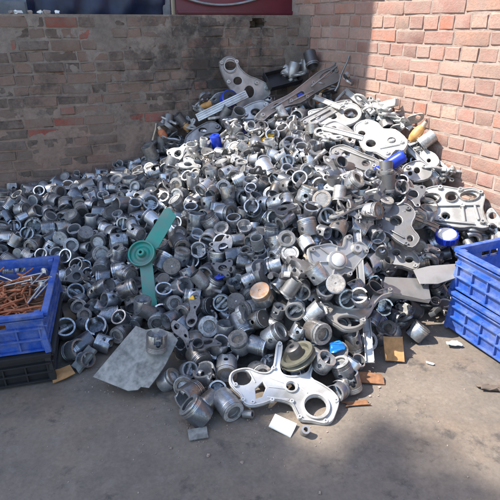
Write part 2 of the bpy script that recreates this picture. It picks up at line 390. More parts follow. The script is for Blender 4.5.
def hole_uv():
    p = on_plane(258, 24, CORNER, NB); return (p-CORNER).dot(DB), p.z
HU, HZ = hole_uv()
def back_core(u, z):
    a = -.0035+.008*mnoise.noise((u*2.3, z*2.3, 1.))+.006*mnoise.noise((u*9, z*9, 5.))+.004*mnoise.noise((u*30, z*30, 2.))
    if math.hypot((u-HU)/.055, (z-HZ)/.042) < 1+.3*mnoise.noise((u*40, z*40, 3)): a -= .16
    return a
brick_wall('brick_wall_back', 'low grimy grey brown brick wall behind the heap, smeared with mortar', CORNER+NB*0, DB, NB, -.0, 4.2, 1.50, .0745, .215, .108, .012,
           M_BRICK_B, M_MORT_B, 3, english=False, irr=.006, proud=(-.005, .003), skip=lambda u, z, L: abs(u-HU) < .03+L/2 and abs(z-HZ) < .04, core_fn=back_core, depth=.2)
brick_wall('brick_wall_right', 'tall pink brick wall on the right, sunlit with a shaded strip at the corner', CORNER, DR, NR, -.30, 4.3, 2.7, .083, .240, .120, .011,
           M_BRICK_R, M_MORT_R, 5, english=True, irr=.0028, proud=(-.0015, .001), depth=.2)

# ------------------------------------------------------------------ piston prototypes
def bool_op(base, cutter, op):
    oa = bpy.data.objects.new('a', base); ob = bpy.data.objects.new('b', cutter); COL.objects.link(oa); COL.objects.link(ob)
    md = oa.modifiers.new('x', 'BOOLEAN'); md.operation = op; md.object = ob; md.solver = 'EXACT'
    me = eval_mesh(oa); bpy.data.objects.remove(oa); bpy.data.objects.remove(ob); return me
def cyl_x(r, x0, x1, z, seg):
    me = lathe_mesh([(0, x0), (r, x0), (r, x1), (0, x1)], seg); me.transform(Matrix.Translation((0, 0, z)) @ Matrix.Rotation(R(90), 4, 'Y')); return me
def piston_proto(kind, seg, hi=True):
    top = {'bowl': .46, 'flat': .40, 'tall': .52, 'slipper': .42}[kind]; bot = -{'bowl': .48, 'flat': .44, 'tall': .62, 'slipper': .46}[kind]
    prof = []
    if kind in ('bowl', 'tall'): prof += [(0, top-.10), (.10, top-.12), (.26, top-.15), (.30, top-.12), (.31, top)]
    elif kind == 'flat': prof += [(0, top-.035), (.05, top-.035), (.07, top-.005), (.36, top-.005), (.38, top)]
    else: prof += [(0, top-.03), (.33, top-.03), (.36, top)]
    prof += [(.475, top), (.49, top-.015)]
    zg = top-.075
    for k in range(3 if hi else 2):
        g = .032 if hi else .045; prof += [(.49, zg), (.445, zg), (.445, zg-g), (.49, zg-g)]; zg -= .075 if hi else .10
    prof += [(.5, zg), (.5, bot+.02), (.49, bot), (0, bot)]
    body = lathe_mesh(prof, seg)
    cz = zg+.06
    cav = lathe_mesh([(0, bot-.1), (.405, bot-.1), (.40, cz-.12), (.35, cz-.03), (.2, cz), (0, cz)], max(12, seg-4)); pz = -.06 if kind != 'tall' else -.12
    me = bool_op(body, cav, 'DIFFERENCE')
    for s in (-1, 1):
        bm = bmesh.new(); bmesh.ops.create_cube(bm, size=1, matrix=Matrix.Translation((s*.315, 0, (pz+cz)/2+.05)) @ Matrix.Diagonal((.25, .32, cz-pz+.1, 1))); bx = bm_mesh(bm)
        me = bool_op(me, bx, 'UNION')
        me = bool_op(me, cyl_x(.175, min(s*.19, s*.44), max(s*.19, s*.44), pz, 14 if hi else 10), 'UNION')
    me = bool_op(me, cyl_x(.115, -.8, .8, pz, 14 if hi else 10), 'DIFFERENCE')
    if kind in ('slipper', 'flat'):
        for s in (-1, 1):
            bm = bmesh.new(); bmesh.ops.create_cube(bm, size=1, matrix=Matrix.Translation((s*.58, 0, bot+.14)) @ Matrix.Diagonal((.32 if kind == 'slipper' else .30, .56, .62, 1)))
            bmesh.ops.bevel(bm, geom=[e for e in bm.edges], offset=.08, segments=2 if hi else 1, affect='EDGES')
            me = bool_op(me, bm_mesh(bm), 'DIFFERENCE')
    if kind in ('slipper', 'tall'):
        c2 = cyl_x(.21, -.9, .9, bot-.06, 14); me = bool_op(me, c2, 'DIFFERENCE')
    me.materials.clear()
    for m_ in (M_SKIRT, M_CAST, M_CROWN, M_EDGE): me.materials.append(m_)
    for p in me.polygons:
        c = p.center; rr = math.hypot(c.x, c.y)
        if c.z > top-.17 and (p.normal.z > .5 or rr < .33): p.material_index = 2
        elif (c.z < bot+.03 and rr > .40) or (c.z > zg and rr > .47): p.material_index = 3
        elif rr < .47 and not (c.z > zg): p.material_index = 1
        else: p.material_index = 0
    shade(me, 32); me.name = 'piston_'+kind
    rings = [(top-.075-.016-.075*k) for k in range(3)]
    return dict(me=me, top=top, bot=bot, pz=pz, rings=rings, kind=kind)
KINDS = ['bowl', 'flat', 'tall', 'slipper']
PH = {k: piston_proto(k, 36, True) for k in KINDS}; PL = {k: piston_proto(k, 18, False) for k in KINDS}
RING = lathe_mesh([(.447, -.013), (.507, -.013), (.507, .013), (.447, .013)], 36, closed=True); RING.materials.append(M_RING)
PIN = lathe_mesh([(.06, -.36), (.112, -.36), (.112, .36), (.06, .36)], 16, closed=True); PIN.transform(Matrix.Rotation(R(90), 4, 'Y')); PIN.materials.append(M_RING)

# ------------------------------------------------------------------ scrap registered for keep-outs and landmarks
KEEP = []      # (polygon in pixels, clearance above the heap) : top-layer pistons whose centre falls here are left out
LAND = []      # (phrase, px, py)
def surf2(px, py, gap=.05):
    """heap surface point under a pixel; stops at the walls"""
    d = ray(px, py); t = .8
    for _ in range(1100):
        p = ORG+d*t
        if p.z < max(H(p.x, p.y), 0) or wall_gap(p.x, p.y) < gap: break
        t += .005
    e = .06; hx = (float(HN(p.x+e, p.y))-float(HN(p.x-e, p.y)))/(2*e); hy = (float(HN(p.x, p.y+e))-float(HN(p.x, p.y-e)))/(2*e)
    if not inside(p.x, p.y, HEAP): hx = hy = 0
    return p, Vector((-hx, -hy, 1)).normalized()
def crop(x0, y0, s, pts): return [(x0+x/s, y0+y/s) for x, y in pts]
def to_cam(p): return (ORG-Vector(p)).normalized()
def lip_mesh(ol, wd, z0, z1):
    """raised lip that follows the outline of a casting"""
    n_ = len(ol); ar = sum(ol[i][0]*ol[(i+1) % n_][1]-ol[(i+1) % n_][0]*ol[i][1] for i in range(n_)); sg = 1 if ar > 0 else -1
    bm = bmesh.new(); rows = []
    for i in range(n_):
        a = Vector(ol[i-1]); b = Vector(ol[i]); c = Vector(ol[(i+1) % n_]); t = (c-a).normalized() if (c-a).length > 1e-7 else Vector((1, 0)); nm = Vector((-t.y, t.x))*sg
        o_ = b+nm*.0015; i_ = b+nm*(wd+.0015); rows.append([bm.verts.new((o_.x, o_.y, z0)), bm.verts.new((o_.x+nm.x*.001, o_.y+nm.y*.001, z1)), bm.verts.new((i_.x, i_.y, z1)), bm.verts.new((i_.x+nm.x*.001, i_.y+nm.y*.001, z0))])
    for i in range(n_):
        A, B = rows[i], rows[(i+1) % n_]
        for k in range(3): bm.faces.new((A[k], B[k], B[k+1], A[k+1]))
    bmesh.ops.recalc_face_normals(bm, faces=bm.faces)
    return bm_mesh(bm, smooth=35)
def traced(name, label, cat, outline, holes, anchor, lift=.04, nrm=None, lean=.0, thick=.012, mat=None, bev=.002, sm=3, group=None, keep=True, base=None, parent=None):
    """a flat casting whose outline is traced on its own plane lying on the heap"""
    if base is None:
        p, n_ = surf2(*anchor); nn = nrm if nrm is not None else (n_*(1-lean)+to_cam(p)*lean).normalized(); p = p+n_*lift
    else: p, nn = base, nrm
    M = frame(p, nn)
    ol = [px_local(M, *q) for q in (catmull(outline, sm) if sm else outline)]
    hs = []
    for h in holes:
        pts = circle(*h[:4], n=18, a=h[4] if len(h) > 4 else 0) if not isinstance(h[0], tuple) else h
        hs.append([px_local(M, *q) for q in pts])
    o = link(name, plate_mesh(ol, hs, thick, bev), None, mat); o.matrix_world = M; tag(o, label, cat, group)
    if keep: KEEP.append(outline)
    if mat in (M_ALU, M_BRIGHT, M_DARKALU) and thick >= .012: link('flange_lip', lip_mesh(ol, .0065, thick*.42, thick*.5+.007), o, mat)
    return o, M
def on_part(o, M, kind, px, py, mesh, mat, z=0., rotz=0.):
    u, v = px_local(M, px, py); c = link(kind, mesh, o, mat); c.location = (u, v, z); c.rotation_euler = (0, 0, rotz); return c
def pxm(p): return F/ (Vector(p)-ORG).dot(FW)     # pixels per metre at a point
def bolt_boss(r, h): return lathe_mesh([(0, 0), (r*1.25, 0), (r, h*.7), (r*.92, h), (r*.45, h), (r*.4, h*.5), (0, h*.5)], 14)
def place(name, me, mat, px, py, axis, lift=0., label=None, cat=None, group=None, on=None, roll=0.):
    """put a mesh with its local z along axis (world) on the heap below a pixel"""
    p, n_ = surf2(px, py) if on is None else on
    o = link(name, me, None, mat); q = Vector(axis).normalized().to_track_quat('Z', 'Y')
    o.rotation_mode = 'QUATERNION'; o.rotation_quaternion = q @ Euler((0, 0, roll)).to_quaternion(); o.location = p+n_*lift
    if label: tag(o, label, cat, group)
    return o
def scr(p, sx, sy, st):
    """direction from screen terms: right, up, towards the camera"""
    c = to_cam(p); r_ = Vector((1, 0, 0)); u_ = c.cross(r_).normalized(); return (r_*sx+u_*sy+c*st).normalized()

# ---- aluminium gear cover in the foreground
C7 = lambda pts: crop(220, 320, 3.846, pts)
ol = C7([(228, 86), (241, 100), (238, 140), (232, 185), (245, 212), (285, 218), (330, 205), (345, 178), (370, 132), (384, 138), (360, 185), (352, 225), (390, 248), (430, 275), (455, 305), (456, 330), (446, 362), (430, 395), (398, 405), (350, 395), (306, 388), (285, 352), (268, 326), (215, 312), (165, 328), (120, 336), (90, 325), (75, 292), (50, 268), (34, 240), (40, 208), (70, 192), (110, 188), (150, 203), (185, 203), (203, 178), (210, 140), (216, 98)])
h1 = C7([(272, 260)])[0]; h2 = C7([(367, 335)])[0]; h3 = C7([(85, 225)])[0]
gc, GM = traced('gear_cover', 'bright flat aluminium gear cover with one large round opening at front of heap', 'engine cover', ol,
                [(h1[0], h1[1], 4.6, 4.2), (h2[0], h2[1], 11, 10), (h3[0], h3[1], 9.5, 7.5), C7([(135, 268), (163, 240), (176, 262), (162, 298), (138, 305)])],
                (285, 390), lift=.05, nrm=Vector((.06, -.42, 1)).normalized(), thick=.016, mat=M_BRIGHT, bev=.003)
for q in [(230, 98), (60, 255), (125, 322), (88, 312), (305, 378), (404, 394), (445, 315), (275, 318), (200, 312), (205, 190)]:
    a = C7([q])[0]; on_part(gc, GM, 'bolt_boss', a[0], a[1], bolt_boss(.009, .012), M_BRIGHT, .007)
def ring_rim(px, py, r1, r2, h): return lathe_mesh([(r1, 0), (r2, 0), (r2*.97, h), (r1*1.03, h)], 32, closed=True)
s_ = 1/pxm(GM.translation)
on_part(gc, GM, 'opening_rim', h2[0], h2[1], ring_rim(0, 0, 11.2*s_, 14*s_, .011), M_BRIGHT, .0075)
on_part(gc, GM, 'opening_rim', h1[0], h1[1], ring_rim(0, 0, 5*s_, 7*s_, .009), M_BRIGHT, .0075)
def rib(o, M, p0, p1, mat, wdt=.008, h=.012, z=.006):
    a, b = px_local(M, *p0), px_local(M, *p1); L = math.hypot(b[0]-a[0], b[1]-a[1])
    c = link('rib', box_mesh((0, 0, 0), (L, wdt, h), bev=.002), o, mat); c.location = ((a[0]+b[0])/2, (a[1]+b[1])/2, z+h/2); c.rotation_euler = (0, 0, math.atan2(b[1]-a[1], b[0]-a[0]))
for a, b in [((190, 225), (255, 250)), ((185, 260), (250, 268)), ((290, 250), (335, 285)), ((110, 200), (135, 245)), ((180, 300), (265, 310))]:
    a, b = C7([a, b]); rib(gc, GM, a, b, M_BRIGHT, .006, .006)
LAND.append(('bright flat gear cover', 285, 388))
# ---- ribbed cover with round boss
C8 = lambda pts: crop(280, 220, 3.846, pts)
ol = C8([(105, 112), (150, 98), (190, 92), (235, 105), (246, 68), (262, 58), (276, 68), (278, 90), (302, 84), (330, 103), (336, 130), (312, 160), (282, 198), (262, 220), (244, 212), (222, 232), (190, 242), (160, 225), (140, 182), (112, 160)])
cc, CM = traced('timing_cover', 'pale grey casting with a round capped boss in the middle of the heap', 'engine cover', ol, [], (330, 262), lift=.05, lean=.35, thick=.022, mat=M_ALU, bev=.006)
a = C8([(215, 160)])[0]; k = 1/pxm(CM.translation)
on_part(cc, CM, 'boss_collar', *a, lathe_mesh([(7*k, 0), (10.5*k, 0), (9.5*k, .018), (7.4*k, .02)], 28, closed=True), M_ALU, .010)
on_part(cc, CM, 'boss_cap', *a, lathe_mesh([(0, 0), (7.2*k, 0), (7.0*k, .022), (5*k, .028), (0, .030)], 28), M_BRIGHT, .010)
a = C8([(290, 115)])[0]; on_part(cc, CM, 'small_boss', *a, bolt_boss(5*k, .02), M_ALU, .010)
for q in [(262, 212), (260, 72), (120, 120), (165, 222), (325, 125)]:
    a = C8([q])[0]; on_part(cc, CM, 'bolt_boss', *a, bolt_boss(2.2*k, .02), M_ALU, .008)
for q0, q1 in [((150, 110), (190, 140)), ((150, 165), (188, 165)), ((240, 145), (275, 125)), ((235, 180), (270, 190)), ((205, 190), (195, 230)), ((215, 105), (215, 130))]:
    rib(cc, CM, *C8([q0, q1]), M_ALU, .006, .010, .010)
LAND.append(('casting with round capped boss', 330, 262))
# ---- bracket with an oval opening
ol = C8([(172, 348), (200, 334), (235, 342), (300, 345), (338, 325), (358, 290), (400, 270), (432, 274), (430, 290), (392, 302), (364, 332), (348, 362), (330, 382), (322, 408), (290, 426), (250, 430), (218, 412), (188, 392), (170, 370)])
a = C8([(265, 392)])[0]
br, BM = traced('pump_bracket', 'pale bracket with an oval dark opening and a long arm, above blue cup', 'bracket', ol, [(a[0], a[1], 11.5, 5.6, .08)], (348, 318), lift=.05, nrm=Vector((0, -.25, 1)).normalized(), thick=.02, mat=M_ALU, bev=.004)
k = 1/pxm(BM.translation)
for q in [(185, 352), (318, 398), (420, 280), (340, 335)]:
    b = C8([q])[0]; on_part(br, BM, 'bolt_boss', *b, bolt_boss(2.6*k, .018), M_ALU, .008)
LAND.append(('bracket with oval opening', 348, 320))
# ---- bars
def bar(name, label, px0, px1, wpx, th, mat, lift=.03, cat='bar', keepw=0, z0=None, z1=None, ends=None):
    if ends: p0, p1 = ends
    else: p0 = surf2(*px0)[0]+Vector((0, 0, lift)); p1 = surf2(*px1)[0]+Vector((0, 0, lift))
    d = p1-p0; L = d.length; mid = (p0+p1)/2; n_ = (to_cam(mid)-d.normalized()*to_cam(mid).dot(d.normalized())).normalized()
    n_ = (n_+Vector((0, 0, .4))); n_ = (n_-d.normalized()*n_.dot(d.normalized())).normalized()
    M = frame(mid, n_, d); wd = wpx/pxm(mid)
    o = link(name, box_mesh((0, 0, 0), (L, wd, th), bev=min(th, wd)*.2), None, mat); o.matrix_world = M; tag(o, label, cat)
    return o, M, L, wd
b1 = bar('flat_bar', 'long pale flat bar running down under the casting with round boss', (354, 210), (362, 312), 8, .008, M_ALU, .045)
p_, M_, L_, w_ = b1
for s in (-1, 1): c = link('edge_flange', box_mesh((0, 0, 0), (L_*.98, .003, .012), bev=.001), p_, M_ALU); c.location = (0, s*w_*.42, .008)
LAND.append(('long pale upright bar', 355, 225))
b2 = bar('channel_bar', 'short grey channel standing on a rusty plate at heap foot', (365, 328), (369, 372), 9, .012, M_ALU, .05)
for s in (-1, 1): c = link('edge_flange', box_mesh((0, 0, 0), (b2[2]*.98, .004, .016), bev=.001), b2[0], M_ALU); c.location = (0, s*b2[3]*.42, .012)
# ---- steel sheet
ol = [(93, 377), (128, 391), (138, 390), (141, 387), (149, 388), (156, 379), (165, 366), (178, 340), (172, 333), (158, 328), (146, 330), (136, 326), (124, 340)]
ss, SM = traced('steel_sheet', 'mottled flat grey steel sheet sloping down to the floor', 'sheet metal', ol, [], (140, 360), base=on_z(138, 362, .105), nrm=Vector((-.12, -.50, 1)).normalized(), thick=.006, mat=M_STEEL, bev=.001, sm=0)
LAND.append(('sloping grey steel sheet', 140, 360))
# ---- teal fan
fp, fn = surf2(142, 254); fc = fp+to_cam(fp)*.14; fnrm = (fn*.5+to_cam(fp)*.6).normalized(); FM = frame(fc, fnrm)
fan = empty('fan_wheel'); fan.matrix_world = FM; tag(fan, 'teal green two bladed fan with round hub lying on pistons', 'fan'); k = 1/pxm(fc)
link('hub_disc', lathe_mesh([(0, .0), (11.5*k, .0), (12*k, .016), (13.4*k, .018), (13.6*k, -.006), (0, -.008)], 40), fan, M_TEAL)
link('hub_boss', lathe_mesh([(1.6*k, 0), (4.2*k, 0), (4.0*k, .03), (3.4*k, .034), (1.6*k, .034)], 24, closed=True), fan, M_TEAL)
link('hub_bead', lathe_mesh([(6.5*k, 0), (7.5*k, .004), (8.5*k, 0)], 32), fan, M_TEAL)
for pts in ([(147, 246), (144, 241), (164, 208), (169, 207), (176, 216), (158, 247), (152, 250)], [(139, 262), (146, 261), (152, 262), (157, 305), (151, 309), (143, 304)]):
    ol = [px_local(FM, *q) for q in pts]; b = link('blade', plate_mesh(ol, [], .006, .001), fan, M_TEAL); b.location = (0, 0, -.009); KEEP.append(pts)
KEEP.append(circle(142, 254, 14))
LAND.append(('teal fan hub', 142, 254))
# ---- flat trays and sheets on the right
def flat(name, label, cat, pts, z, mat, th, nrm=Vector((0, 0, 1)), bev=.001, sm=0, anchor=None, holes=()):
    a = anchor or (sum(p[0] for p in pts)/len(pts), sum(p[1] for p in pts)/len(pts))
    return traced(name, label, cat, pts, list(holes), a, base=on_z(a[0], a[1], z), nrm=nrm.normalized(), thick=th, mat=mat, bev=bev, sm=sm)
o, M = flat('folded_tray', 'pale flat metal tray with small bolt hole, jutting over the floor near blue crates', 'tray', [(385, 277), (427, 279), (431, 299), (424, 300), (392, 293), (383, 287)], .25, M_ALU, .004, Vector((.12, -.35, 1)), holes=[(424, 284, 1.6, 1.6)])
k = 1/pxm(M.translation); a = px_local(M, 431, 299); b = px_local(M, 392, 293)
c = link('front_lip', box_mesh((0, 0, 0), (math.hypot(a[0]-b[0], a[1]-b[1]), .004, .03), bev=.001), o, M_ALU); c.location = ((a[0]+b[0])/2, (a[1]+b[1])/2, -.016); c.rotation_euler = (0, 0, math.atan2(a[1]-b[1], a[0]-b[0]))
LAND.append(('pale jutting metal tray', 412, 286))
o, M = flat('metal_strip', 'pale dusty metal sheet behind the jutting tray, against the blue crates', 'sheet metal', [(413, 270), (430, 266), (455, 264), (456, 278), (438, 284), (420, 284)], .30, M_ALU, .005, Vector((.0, -.5, 1)))
# ---- big slotted housing by the right wall
C4 = lambda pts: crop(380, 170, 4.1667, pts)
ol = C4([(165, 98), (205, 78), (255, 72), (330, 84), (380, 80), (425, 96), (438, 122), (430, 160), (436, 200), (455, 240), (425, 252), (380, 245), (330, 250), (240, 232), (180, 228), (140, 212), (136, 190), (165, 165), (160, 130)])
hg, HM = traced('engine_housing', 'large shiny slotted engine housing leaning by the pink wall above blue crates', 'engine housing', ol,
                [(430, 200.5, 8, 4.2, .25), (451, 199, 5, 4.2), (469, 198, 8, 4, .1), (446, 217, 4, 3, .2)], (450, 212), base=surf2(450, 212)[0]+Vector((-.02, -.03, .06)), nrm=Vector((-.25, -.55, .8)).normalized(), thick=.03, mat=M_ALU, bev=.008)
k = 1/pxm(HM.translation)
for q in [(424, 193.5), (440, 190), (460, 192), (480, 195), (482, 224), (440, 222), (416, 218), (462, 208)]: on_part(hg, HM, 'bolt_boss', *q, bolt_boss(2.4*k, .022), M_ALU, .012)
for cx, cy, r1, r2 in [(430, 200.5, 8, 10), (451, 199, 5, 6.6), (469, 198, 8, 10)]:
    m_ = lathe_mesh([(.8, 0), (1, 0), (.97, .016), (.83, .016)], 26, closed=True); c = on_part(hg, HM, 'slot_rim', cx, cy, m_, M_ALU, .012); c.scale = (r2*k, 5.6*k*1.15, 1)
for q0, q1 in [((420, 208), (478, 207)), ((432, 208), (430, 220)), ((462, 208), (464, 224)), ((474, 208), (478, 222)), ((425, 221), (474, 226))]: rib(hg, HM, q0, q1, M_ALU, .012, .018, .012)
LAND.append(('slotted housing by the pink wall', 452, 210))
# ---- bright castings near the ridge
def bright(name, label, cat, pts, holes, anchor, nrm, lift=.05, th=.016, mat=M_BRIGHT, ribs=(), bosses=()):
    o, M = traced(name, label, cat, pts, holes, anchor, lift=lift, nrm=Vector(nrm).normalized(), thick=th, mat=mat, bev=.004)
    k = 1/pxm(M.translation)
    for q in bosses: on_part(o, M, 'bolt_boss', *q, bolt_boss(2.2*k, .014), mat, th*.45)
    for a, b in ribs: rib(o, M, a, b, mat, .008, .012, th*.45)
    return o, M
bright('cover_plate', 'dazzling white aluminium cover with two round holes on the sunlit ridge', 'engine cover', [(354, 128), (366, 121), (378, 124), (384, 130), (396, 131), (408, 142), (404, 152), (396, 152), (388, 160), (376, 154), (366, 153), (358, 142)],
       [(371, 144, 5, 3.8), (362, 134, 3.6, 2.6), (392, 141, 4, 3)], (380, 142), (-.35, -.45, 1), bosses=[(366, 124), (402, 144), (388, 155), (359, 141)], ribs=[((376, 130), (386, 148)), ((380, 150), (400, 146))])
bright('arched_cover', 'white arched cover piece left of the dazzling cover on the ridge', 'engine cover', [(322, 128), (332, 122), (340, 124), (350, 130), (356, 138), (352, 148), (345, 144), (340, 136), (332, 136), (326, 140)], [(334, 129, 3, 2), (350, 140, 2, 2)], (342, 133), (.1, -.6, 1), bosses=[(326, 132), (352, 144)], ribs=[((334, 133), (350, 136))])
bright('ring_bracket', 'white ring shaped bracket at the crest beside the shaded wall corner', 'bracket', [(308, 113), (318, 110), (334, 108), (346, 104), (357, 106), (362, 114), (358, 122), (346, 127), (334, 124), (322, 126), (312, 120)],
       [(351, 114, 7, 5), (333, 117, 4, 2.8), (318, 116, 3, 2)], (335, 116), (-.2, -.6, 1), bosses=[(312, 115), (342, 107)])
o, M, L, wd = bar('white_beam', 'short white square beam lying across the crest toward the pink wall', (362, 117), (397, 109), 7, .03, M_BRIGHT, .045, 'beam')
link('end_web', box_mesh((L/2-.006, 0, .018), (.01, wd*.8, .02), bev=.001), o, M_BRIGHT)
for lab, a, b, wp, m_ in [('white narrow bar on the crest left of the ring bracket', (314, 108), (340, 119), 5, M_BRIGHT), ('white flat strip aslant across the ring bracket', (344, 101), (372, 124), 6, M_BRIGHT), ('long white bar above the dazzling cover toward the tan plug', (370, 116), (410, 140), 6, M_BRIGHT),
                          ('pale strip lying between arched cover and channel casting', (322, 140), (362, 151), 5, M_BRIGHT), ('pale bar sloping down right of the bright blue canister', (404, 158), (436, 190), 5, M_ALU), ('thin grey bar lying along the foot of the slotted housing', (400, 226), (436, 240), 4, M_ALU)]:
    o, M, L, wd = bar('metal_strip', lab, a, b, wp, .012, m_, .075, 'bar')
    for s_x in (-.5, .5): c = link('edge_flange', box_mesh((0, 0, 0), (L*.97, .003, .012), bev=.001), o, m_); c.location = (0, s_x*wd*.86, .009)
bright('angle_plate', 'small white angled plate beside tan plug against pink wall', 'bracket', [(422, 150), (436, 155), (440, 164), (430, 170), (421, 160)], [(429, 161, 2, 2)], (430, 160), (-.5, -.5, .7), lift=.06)
o = bar('thin_rod', 'thin pale rod slanting down the pink wall below tan plug', (418, 157), (450, 186), 2.6, .008, M_BRIGHT, .08, 'rod')[0]
bright('rocker_frame', 'small pale rectangular frame casting below the blue canister', 'bracket', [(404, 166), (420, 161), (432, 171), (428, 180), (412, 182), (402, 174)], [(417, 171, 3, 3), (410, 174, 2, 2)], (416, 172), (-.2, -.6, .8), mat=M_ALU, bosses=[(424, 168), (408, 169)])
bright('long_plate', 'long pale plate sloping left of the wall corner on the crest', 'plate', [(300, 122), (318, 112), (336, 103), (350, 101), (352, 107), (338, 113), (322, 122), (306, 130)], [(318, 118, 3, 2), (340, 107, 2.4, 1.6)], (325, 115), (-.1, -.7, 1), lift=.07, mat=M_ALU, bosses=[(305, 124), (346, 104)], ribs=[((310, 122), (330, 111))])
bright('channel_cover', 'broad pale channel shaped casting just below the dazzling cover', 'engine cover', [(330, 150), (344, 146), (362, 154), (380, 162), (378, 172), (362, 172), (346, 164), (332, 160)], [(346, 155, 4, 3), (366, 164, 4, 3)], (355, 160), (-.2, -.6, 1), lift=.05, mat=M_ALU, bosses=[(336, 154), (374, 168)], ribs=[((340, 150), (374, 163))])
bright('gearbox_cover', 'greasy grey casting with ear shaped lugs left of slotted housing', 'engine cover', [(378, 214), (392, 205), (408, 206), (416, 216), (412, 228), (420, 240), (412, 250), (398, 244), (388, 236), (376, 230)], [(396, 222, 6, 5), (410, 240, 3, 3)], (398, 226), (-.25, -.65, 1), lift=.06, mat=M_DARKALU, th=.03, bosses=[(384, 214), (408, 211), (406, 246), (380, 228)], ribs=[((390, 232), (404, 240))])
bright('twin_port_pump', 'worn grey pump casting with twin openings above the pale jutting tray', 'engine casting', [(384, 246), (398, 244), (412, 252), (420, 262), (416, 272), (402, 268), (390, 266), (380, 258)], [(396, 254, 4, 3), (409, 261, 4, 3)], (400, 258), (-.2, -.6, 1), lift=.07, mat=M_ALU, th=.03, bosses=[(388, 250), (415, 268)])
bright('bell_housing', 'dark curved casting between blue sleeve and white rail by wall', 'engine casting', [(186, 138), (198, 128), (212, 122), (222, 128), (218, 134), (206, 136), (196, 146), (186, 150)], [(203, 131, 4, 2.5)], (203, 134), (-.1, -.8, .7), lift=.08, mat=M_DARKALU, th=.03, bosses=[(190, 143), (218, 128)])
bright('bell_housing', 'grey ribbed casting right of the upright tan bulb', 'engine casting', [(240, 112), (252, 104), (264, 102), (272, 108), (268, 118), (256, 124), (244, 124)], [(256, 113, 5, 3.5)], (256, 113), (-.1, -.8, .7), lift=.08, mat=M_ALU, th=.03, bosses=[(246, 116), (266, 106), (262, 119)], ribs=[((244, 121), (258, 120))])
# ---- along the back wall
NW = (NB*.8+Vector((0, 0, .55))).normalized()
ol = [(219, 66), (222, 59), (229, 56), (236, 60), (240, 68), (248, 75), (258, 79), (268, 85), (270, 94), (262, 101), (254, 106), (250, 116), (242, 117), (236, 106), (231, 92), (224, 80)]
lc, LM = traced('leaning_cover', 'pale engine cover with round holes leaning against the low grimy wall', 'engine cover', ol, [(230, 66, 5.6, 4.4), (237.5, 81, 4.3, 3.9), (249, 92, 5, 6)], (244, 90), base=on_plane(244, 92, CORNER+NB*.14, NB), nrm=(NB+Vector((0, 0, .25))).normalized(), thick=.018, mat=M_ALU, bev=.004)
k = 1/pxm(LM.translation)
for q in [(221, 63), (236, 62), (228, 82), (266, 88), (244, 113), (256, 83)]: on_part(lc, LM, 'bolt_boss', *q, bolt_boss(2*k, .014), M_ALU, .007)
on_part(lc, LM, 'opening_rim', 230, 66, lathe_mesh([(5.8*k, 0), (7.4*k, 0), (7.2*k, .012), (6*k, .012)], 26, closed=True), M_ALU, .008)
LAND.append(('cover leaning on the low wall', 240, 80))
o, M, L, wd = bar('grooved_rail', 'long white grooved rail lying aslant by the low wall', (197, 118), (262, 86), 8, .014, M_BRIGHT, .09, 'rail', ends=(on_plane(197, 118, CORNER+NB*.22, NB), on_plane(247, 94, CORNER+NB*.26, NB)))
for s in (-.28, .05, .3): c = link('groove_lip', box_mesh((0, 0, 0), (L*.97, wd*.07, .004), bev=.0008), o, M_ALU); c.location = (0, s*wd, .0085)
LAND.append(('long white grooved rail', 228, 102))
ol = [(254, 118), (266, 106), (286, 96), (300, 86), (318, 72), (332, 66), (344, 47), (350, 53), (346, 68), (338, 82), (326, 88), (312, 96), (300, 104), (284, 108), (270, 116), (262, 122)]
im, IM = traced('intake_manifold', 'long grey slotted manifold casting propped into the wall corner', 'engine casting', ol, [(326, 75, 8, 2.4, -.55), (277, 107, 4, 3, -.4), (300, 95, 4, 2.5, -.5)], (300, 92), base=on_plane(312, 84, CORNER+NB*.42, NB), nrm=(NB*.8+Vector((0, 0, .5))).normalized(), thick=.03, mat=M_ALU, bev=.007)
k = 1/pxm(IM.translation)
for q in [(262, 116), (290, 102), (312, 84), (335, 72), (345, 54), (306, 98)]: on_part(im, IM, 'bolt_boss', *q, bolt_boss(2*k, .016), M_ALU, .012)
for a, b in [((270, 110), (300, 92)), ((310, 88), (340, 64)), ((288, 104), (312, 92))]: rib(im, IM, a, b, M_ALU, .01, .018, .012)
LAND.append(('long manifold in the wall corner', 310, 85))
# black tray with a silver canister on it
bt = empty('black_tray'); pb = on_plane(282, 80, CORNER+NB*.12, NB); bt.matrix_world = frame(pb, (NB*.7+Vector((0, 0, .7))).normalized(), (Vector((1, .3, .38)))); tag(bt, 'black plastic tray propped against the low wall near the corner', 'tray')
link('floor_panel', box_mesh((0, 0, 0), (.28, .14, .006), bev=.001), bt, M_BLACK)
for x, y, sx, sy in [(0, .07, .292, .006), (0, -.07, .292, .006), (.143, 0, .006, .134), (-.143, 0, .006, .134)]: link('side_lip', box_mesh((x, y, .022), (sx, sy, .05), bev=.001), bt, M_BLACK)
def canister(r, h, mat, mat2=None):
    return [(lathe_mesh([(0, 0), (r*.94, 0), (r, h*.04), (r, h*.86), (r*.93, h*.93), (r*.9, h*.93), (r*.86, h*.955)], 28), mat, 'shell'), (lathe_mesh([(r*.86, h*.955), (r*.8, h), (r*.3, h), (r*.28, h*.93), (0, h*.93)], 28), mat2 or mat, 'end_cap')]
def put_canister(name, label, px, py, r, h, axis, mat, mat2=None, lift=.04, on=None, cat='canister', band=None):
    p, n_ = surf2(px, py) if on is None else on
    t = empty(name); ax = Vector(axis).normalized(); t.rotation_mode = 'QUATERNION'; t.rotation_quaternion = ax.to_track_quat('Z', 'Y'); t.location = p+to_cam(p)*lift-ax*h/2
    for me, m_, nm in canister(r, h, mat, mat2): link(nm, me, t, m_)
    if band: link('band', lathe_mesh([(r*.9, h*.42), (r*1.03, h*.42), (r*1.03, h*.52), (r*.9, h*.52)], 28, closed=True), t, band)
    tag(t, label, cat); return t
